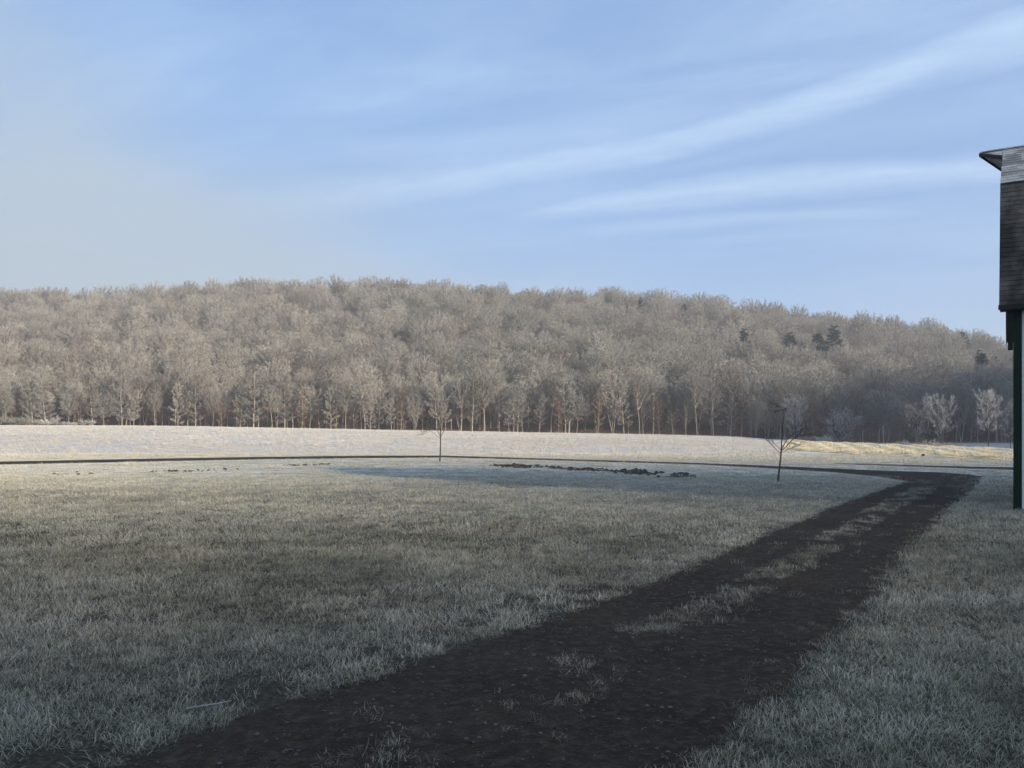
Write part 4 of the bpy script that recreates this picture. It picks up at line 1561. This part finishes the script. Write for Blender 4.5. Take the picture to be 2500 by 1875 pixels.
    hy, hz = brk[0] + (rdg[0] - brk[0]) * q, brk[1] + (rdg[1] - brk[1]) * q
    tipx = -0.90
    for sgn in (1, -1):
        def yy(v):
            return v if sgn == 1 else DEP - v
        V = [(x0 + .02, yy(hy), hz + .012), (tipx, yy(rdg[0]), rdg[1] + .012), (x0 + .02, yy(rdg[0]), rdg[1] + .012),
             (x0 + .02, yy(hy), hz - .055), (tipx, yy(rdg[0]), rdg[1] - .055), (x0 + .02, yy(rdg[0]), rdg[1] - .055)]
        F = [(0, 1, 2), (5, 4, 3), (0, 3, 4, 1), (1, 4, 5, 2), (2, 5, 3, 0)]
        part('hay_hood', V, F, sh_up, roof)
    for sgn in (1, -1):
        def yy(v):
            return v if sgn == 1 else DEP - v
        for (a, b) in (((eave[0], eave[1] - .05), (brk[0], brk[1] - .05)), ((brk[0], brk[1] - .05), (hy, hz - .05))):
            V = [(x0 - .018, yy(a[0]), a[1] + .04), (x0 - .018, yy(b[0]), b[1] + .04), (x0 - .018, yy(b[0] + .12), b[1] - .10), (x0 - .018, yy(a[0] + .12), a[1] - .02)]
            V += [(x0 + .012, v[1], v[2]) for v in V]
            F = [(0, 1, 2, 3), (7, 6, 5, 4), (0, 4, 5, 1), (1, 5, 6, 2), (2, 6, 7, 3), (3, 7, 4, 0)]
            part('rake_board', V, F, dark, roof)
        V = [(x0 + .0, yy(hy), hz - .004), (tipx - .02, yy(rdg[0]), rdg[1] - .004), (tipx - .02, yy(rdg[0]), rdg[1] - .10), (x0 + .0, yy(hy), hz - .12)]
        V += [(v[0] + .03, v[1] + (.006 if sgn == 1 else -.006), v[2]) for v in V]
        F = [(0, 1, 2, 3), (7, 6, 5, 4), (0, 4, 5, 1), (1, 5, 6, 2), (2, 6, 7, 3), (3, 7, 4, 0)]
        part('hood_fascia', V, F, dark, roof)
    # shingles
    rng = random.Random(8)

    def shingles(info, ncourse, wmin, wmax, nsolo, mat, thick):
        A, d, nrm, L = info
        e = L / ncourse
        widths = [wmin + (wmax - wmin) * i / 5 for i in range(6)]
        meshes = []
        for w in widths:
            # wedge in local axes: x along wall, y up the slope, z out
            V = [(0.003, 0, 0.002), (w - .003, 0, 0.002), (w - .003, e * 1.25, 0.0005), (0.003, e * 1.25, 0.0005), (0.003, 0, thick), (w - .003, 0, thick), (w - .003, e * 1.25, 0.004), (0.003, e * 1.25, 0.004)]
            F = [(0, 3, 2, 1), (4, 5, 6, 7), (0, 1, 5, 4), (1, 2, 6, 5), (2, 3, 7, 6), (3, 0, 4, 7)]
            meshes.append(new_mesh('shingle', V, F, mat))
        rest_V, rest_F = [], []
        ux = Vector((1, 0, 0))
        for c in range(ncourse):
            x = x0 - 0.012 - rng.random() * 0.01
            first = True
            j = 0
            while x < LEN:
                wi = rng.randrange(6)
                w = widths[wi]
                off = d * (c * e + (rng.random() - .5) * 0.012 - 0.01) + nrm * 0.006
                P = A + off + ux * x
                M = Matrix((ux, d, nrm)).transposed().to_4x4()
                lift = (rng.random() - .3) * 0.02
                if j < nsolo:
                    o = link('shingle', meshes[wi], roof)
                    o.matrix_local = Matrix.Translation(P) @ M @ Matrix.Rotation(-lift, 4, 'X')
                else:
                    MM = Matrix.Translation(P) @ M
                    b = len(rest_V)
                    rest_V += [tuple(MM @ v.co) for v in meshes[wi].vertices]
                    rest_F += [tuple(b + v for v in p.vertices) for p in meshes[wi].polygons]
                x += w
                j += 1
        o = part('shingles', rest_V, rest_F, mat, roof)
        o['kind'] = 'stuff'
    shingles(front_low, 26, 0.16, 0.27, 7, sh_low, 0.014)
    shingles(front_up, 15, 0.24, 0.42, 6, sh_up, 0.016)
    # ridge cap
    V, F = prism([(rdg[0] - .14, rdg[1] - .03), (rdg[0], rdg[1] + .045), (rdg[0] + .14, rdg[1] - .03), (rdg[0], rdg[1] + .02)], tipx + .02, LEN)
    part('ridge_cap', V, F, sh_up, roof)


build_barn()


# ------------------------------------------------------------------ small things
def build_small():
    # pale stick at the lane edge
    T = TreeB(9)
    a = gnd(455, 1741); b = gnd(565, 1728)
    p = np.array([[0, 0, 0.03], [(b[0] - a[0]) * .35, (b[1] - a[1]) * .35 + .01, 0.035], [(b[0] - a[0]) * .7, (b[1] - a[1]) * .7, 0.04], [b[0] - a[0], b[1] - a[1], 0.05]])
    T.tube(p, 0.006, 0.004, 6)
    T.tube(np.array([p[2], p[2] + [0.03, 0.05, 0.015]]), 0.003, 0.001, 4)
    o = link('stick', T.limb_mesh('stick', mat_plain('weathered_stick', (0.36, 0.36, 0.35), 0.2, 20.0)))
    o.location = (a[0], a[1], 0)
    tag(o, 'thin pale stick lying in the grass along the lane edge', 'stick')
    # dark stone at the hay field edge
    g = gnd(2254, 1114)
    bm = bmesh.new()
    bmesh.ops.create_icosphere(bm, subdivisions=3, radius=0.11)
    rng = np.random.default_rng(4)
    for v in bm.verts:
        n = math.sin(v.co.x * 31 + 1) * math.sin(v.co.y * 27 + 2) * 0.10 + math.sin(v.co.z * 40) * 0.06
        v.co *= 1 + n
        v.co.z *= 0.85
    me = bpy.data.meshes.new('stone'); bm.to_mesh(me); bm.free()
    me.materials.append(mat_plain('dark_stone', (0.03, 0.028, 0.026), 0.3, 12.0))
    o = link('stone', me, None, (g[0], g[1], 0.09))
    tag(o, 'small dark round stone at the near edge of the tan field', 'stone')


build_small()


# ------------------------------------------------------------------ morning haze
def build_haze():
    V, F = [], []
    box(V, F, -1250, 1250, -420, 1350, -4.0, 150.0)
    me = new_mesh('haze', V, F)
    fix_normals(me)
    m = bpy.data.materials.new('thin_haze')
    m.use_nodes = True
    t = m.node_tree; t.nodes.clear()
    k = NT(t)
    out = k.n('ShaderNodeOutputMaterial')
    v = k.n('ShaderNodeVolumePrincipled')
    v.inputs['Color'].default_value = (0.93, 0.95, 1.0, 1)
    v.inputs['Density'].default_value = 0.00052
    v.inputs['Anisotropy'].default_value = 0.2
    k.link(v.outputs[0], out.inputs['Volume'])
    me.materials.append(m)
    o = link('haze', me)
    tag(o, 'thin pale morning haze over the fields and hill', 'haze', kind='stuff')


build_haze()
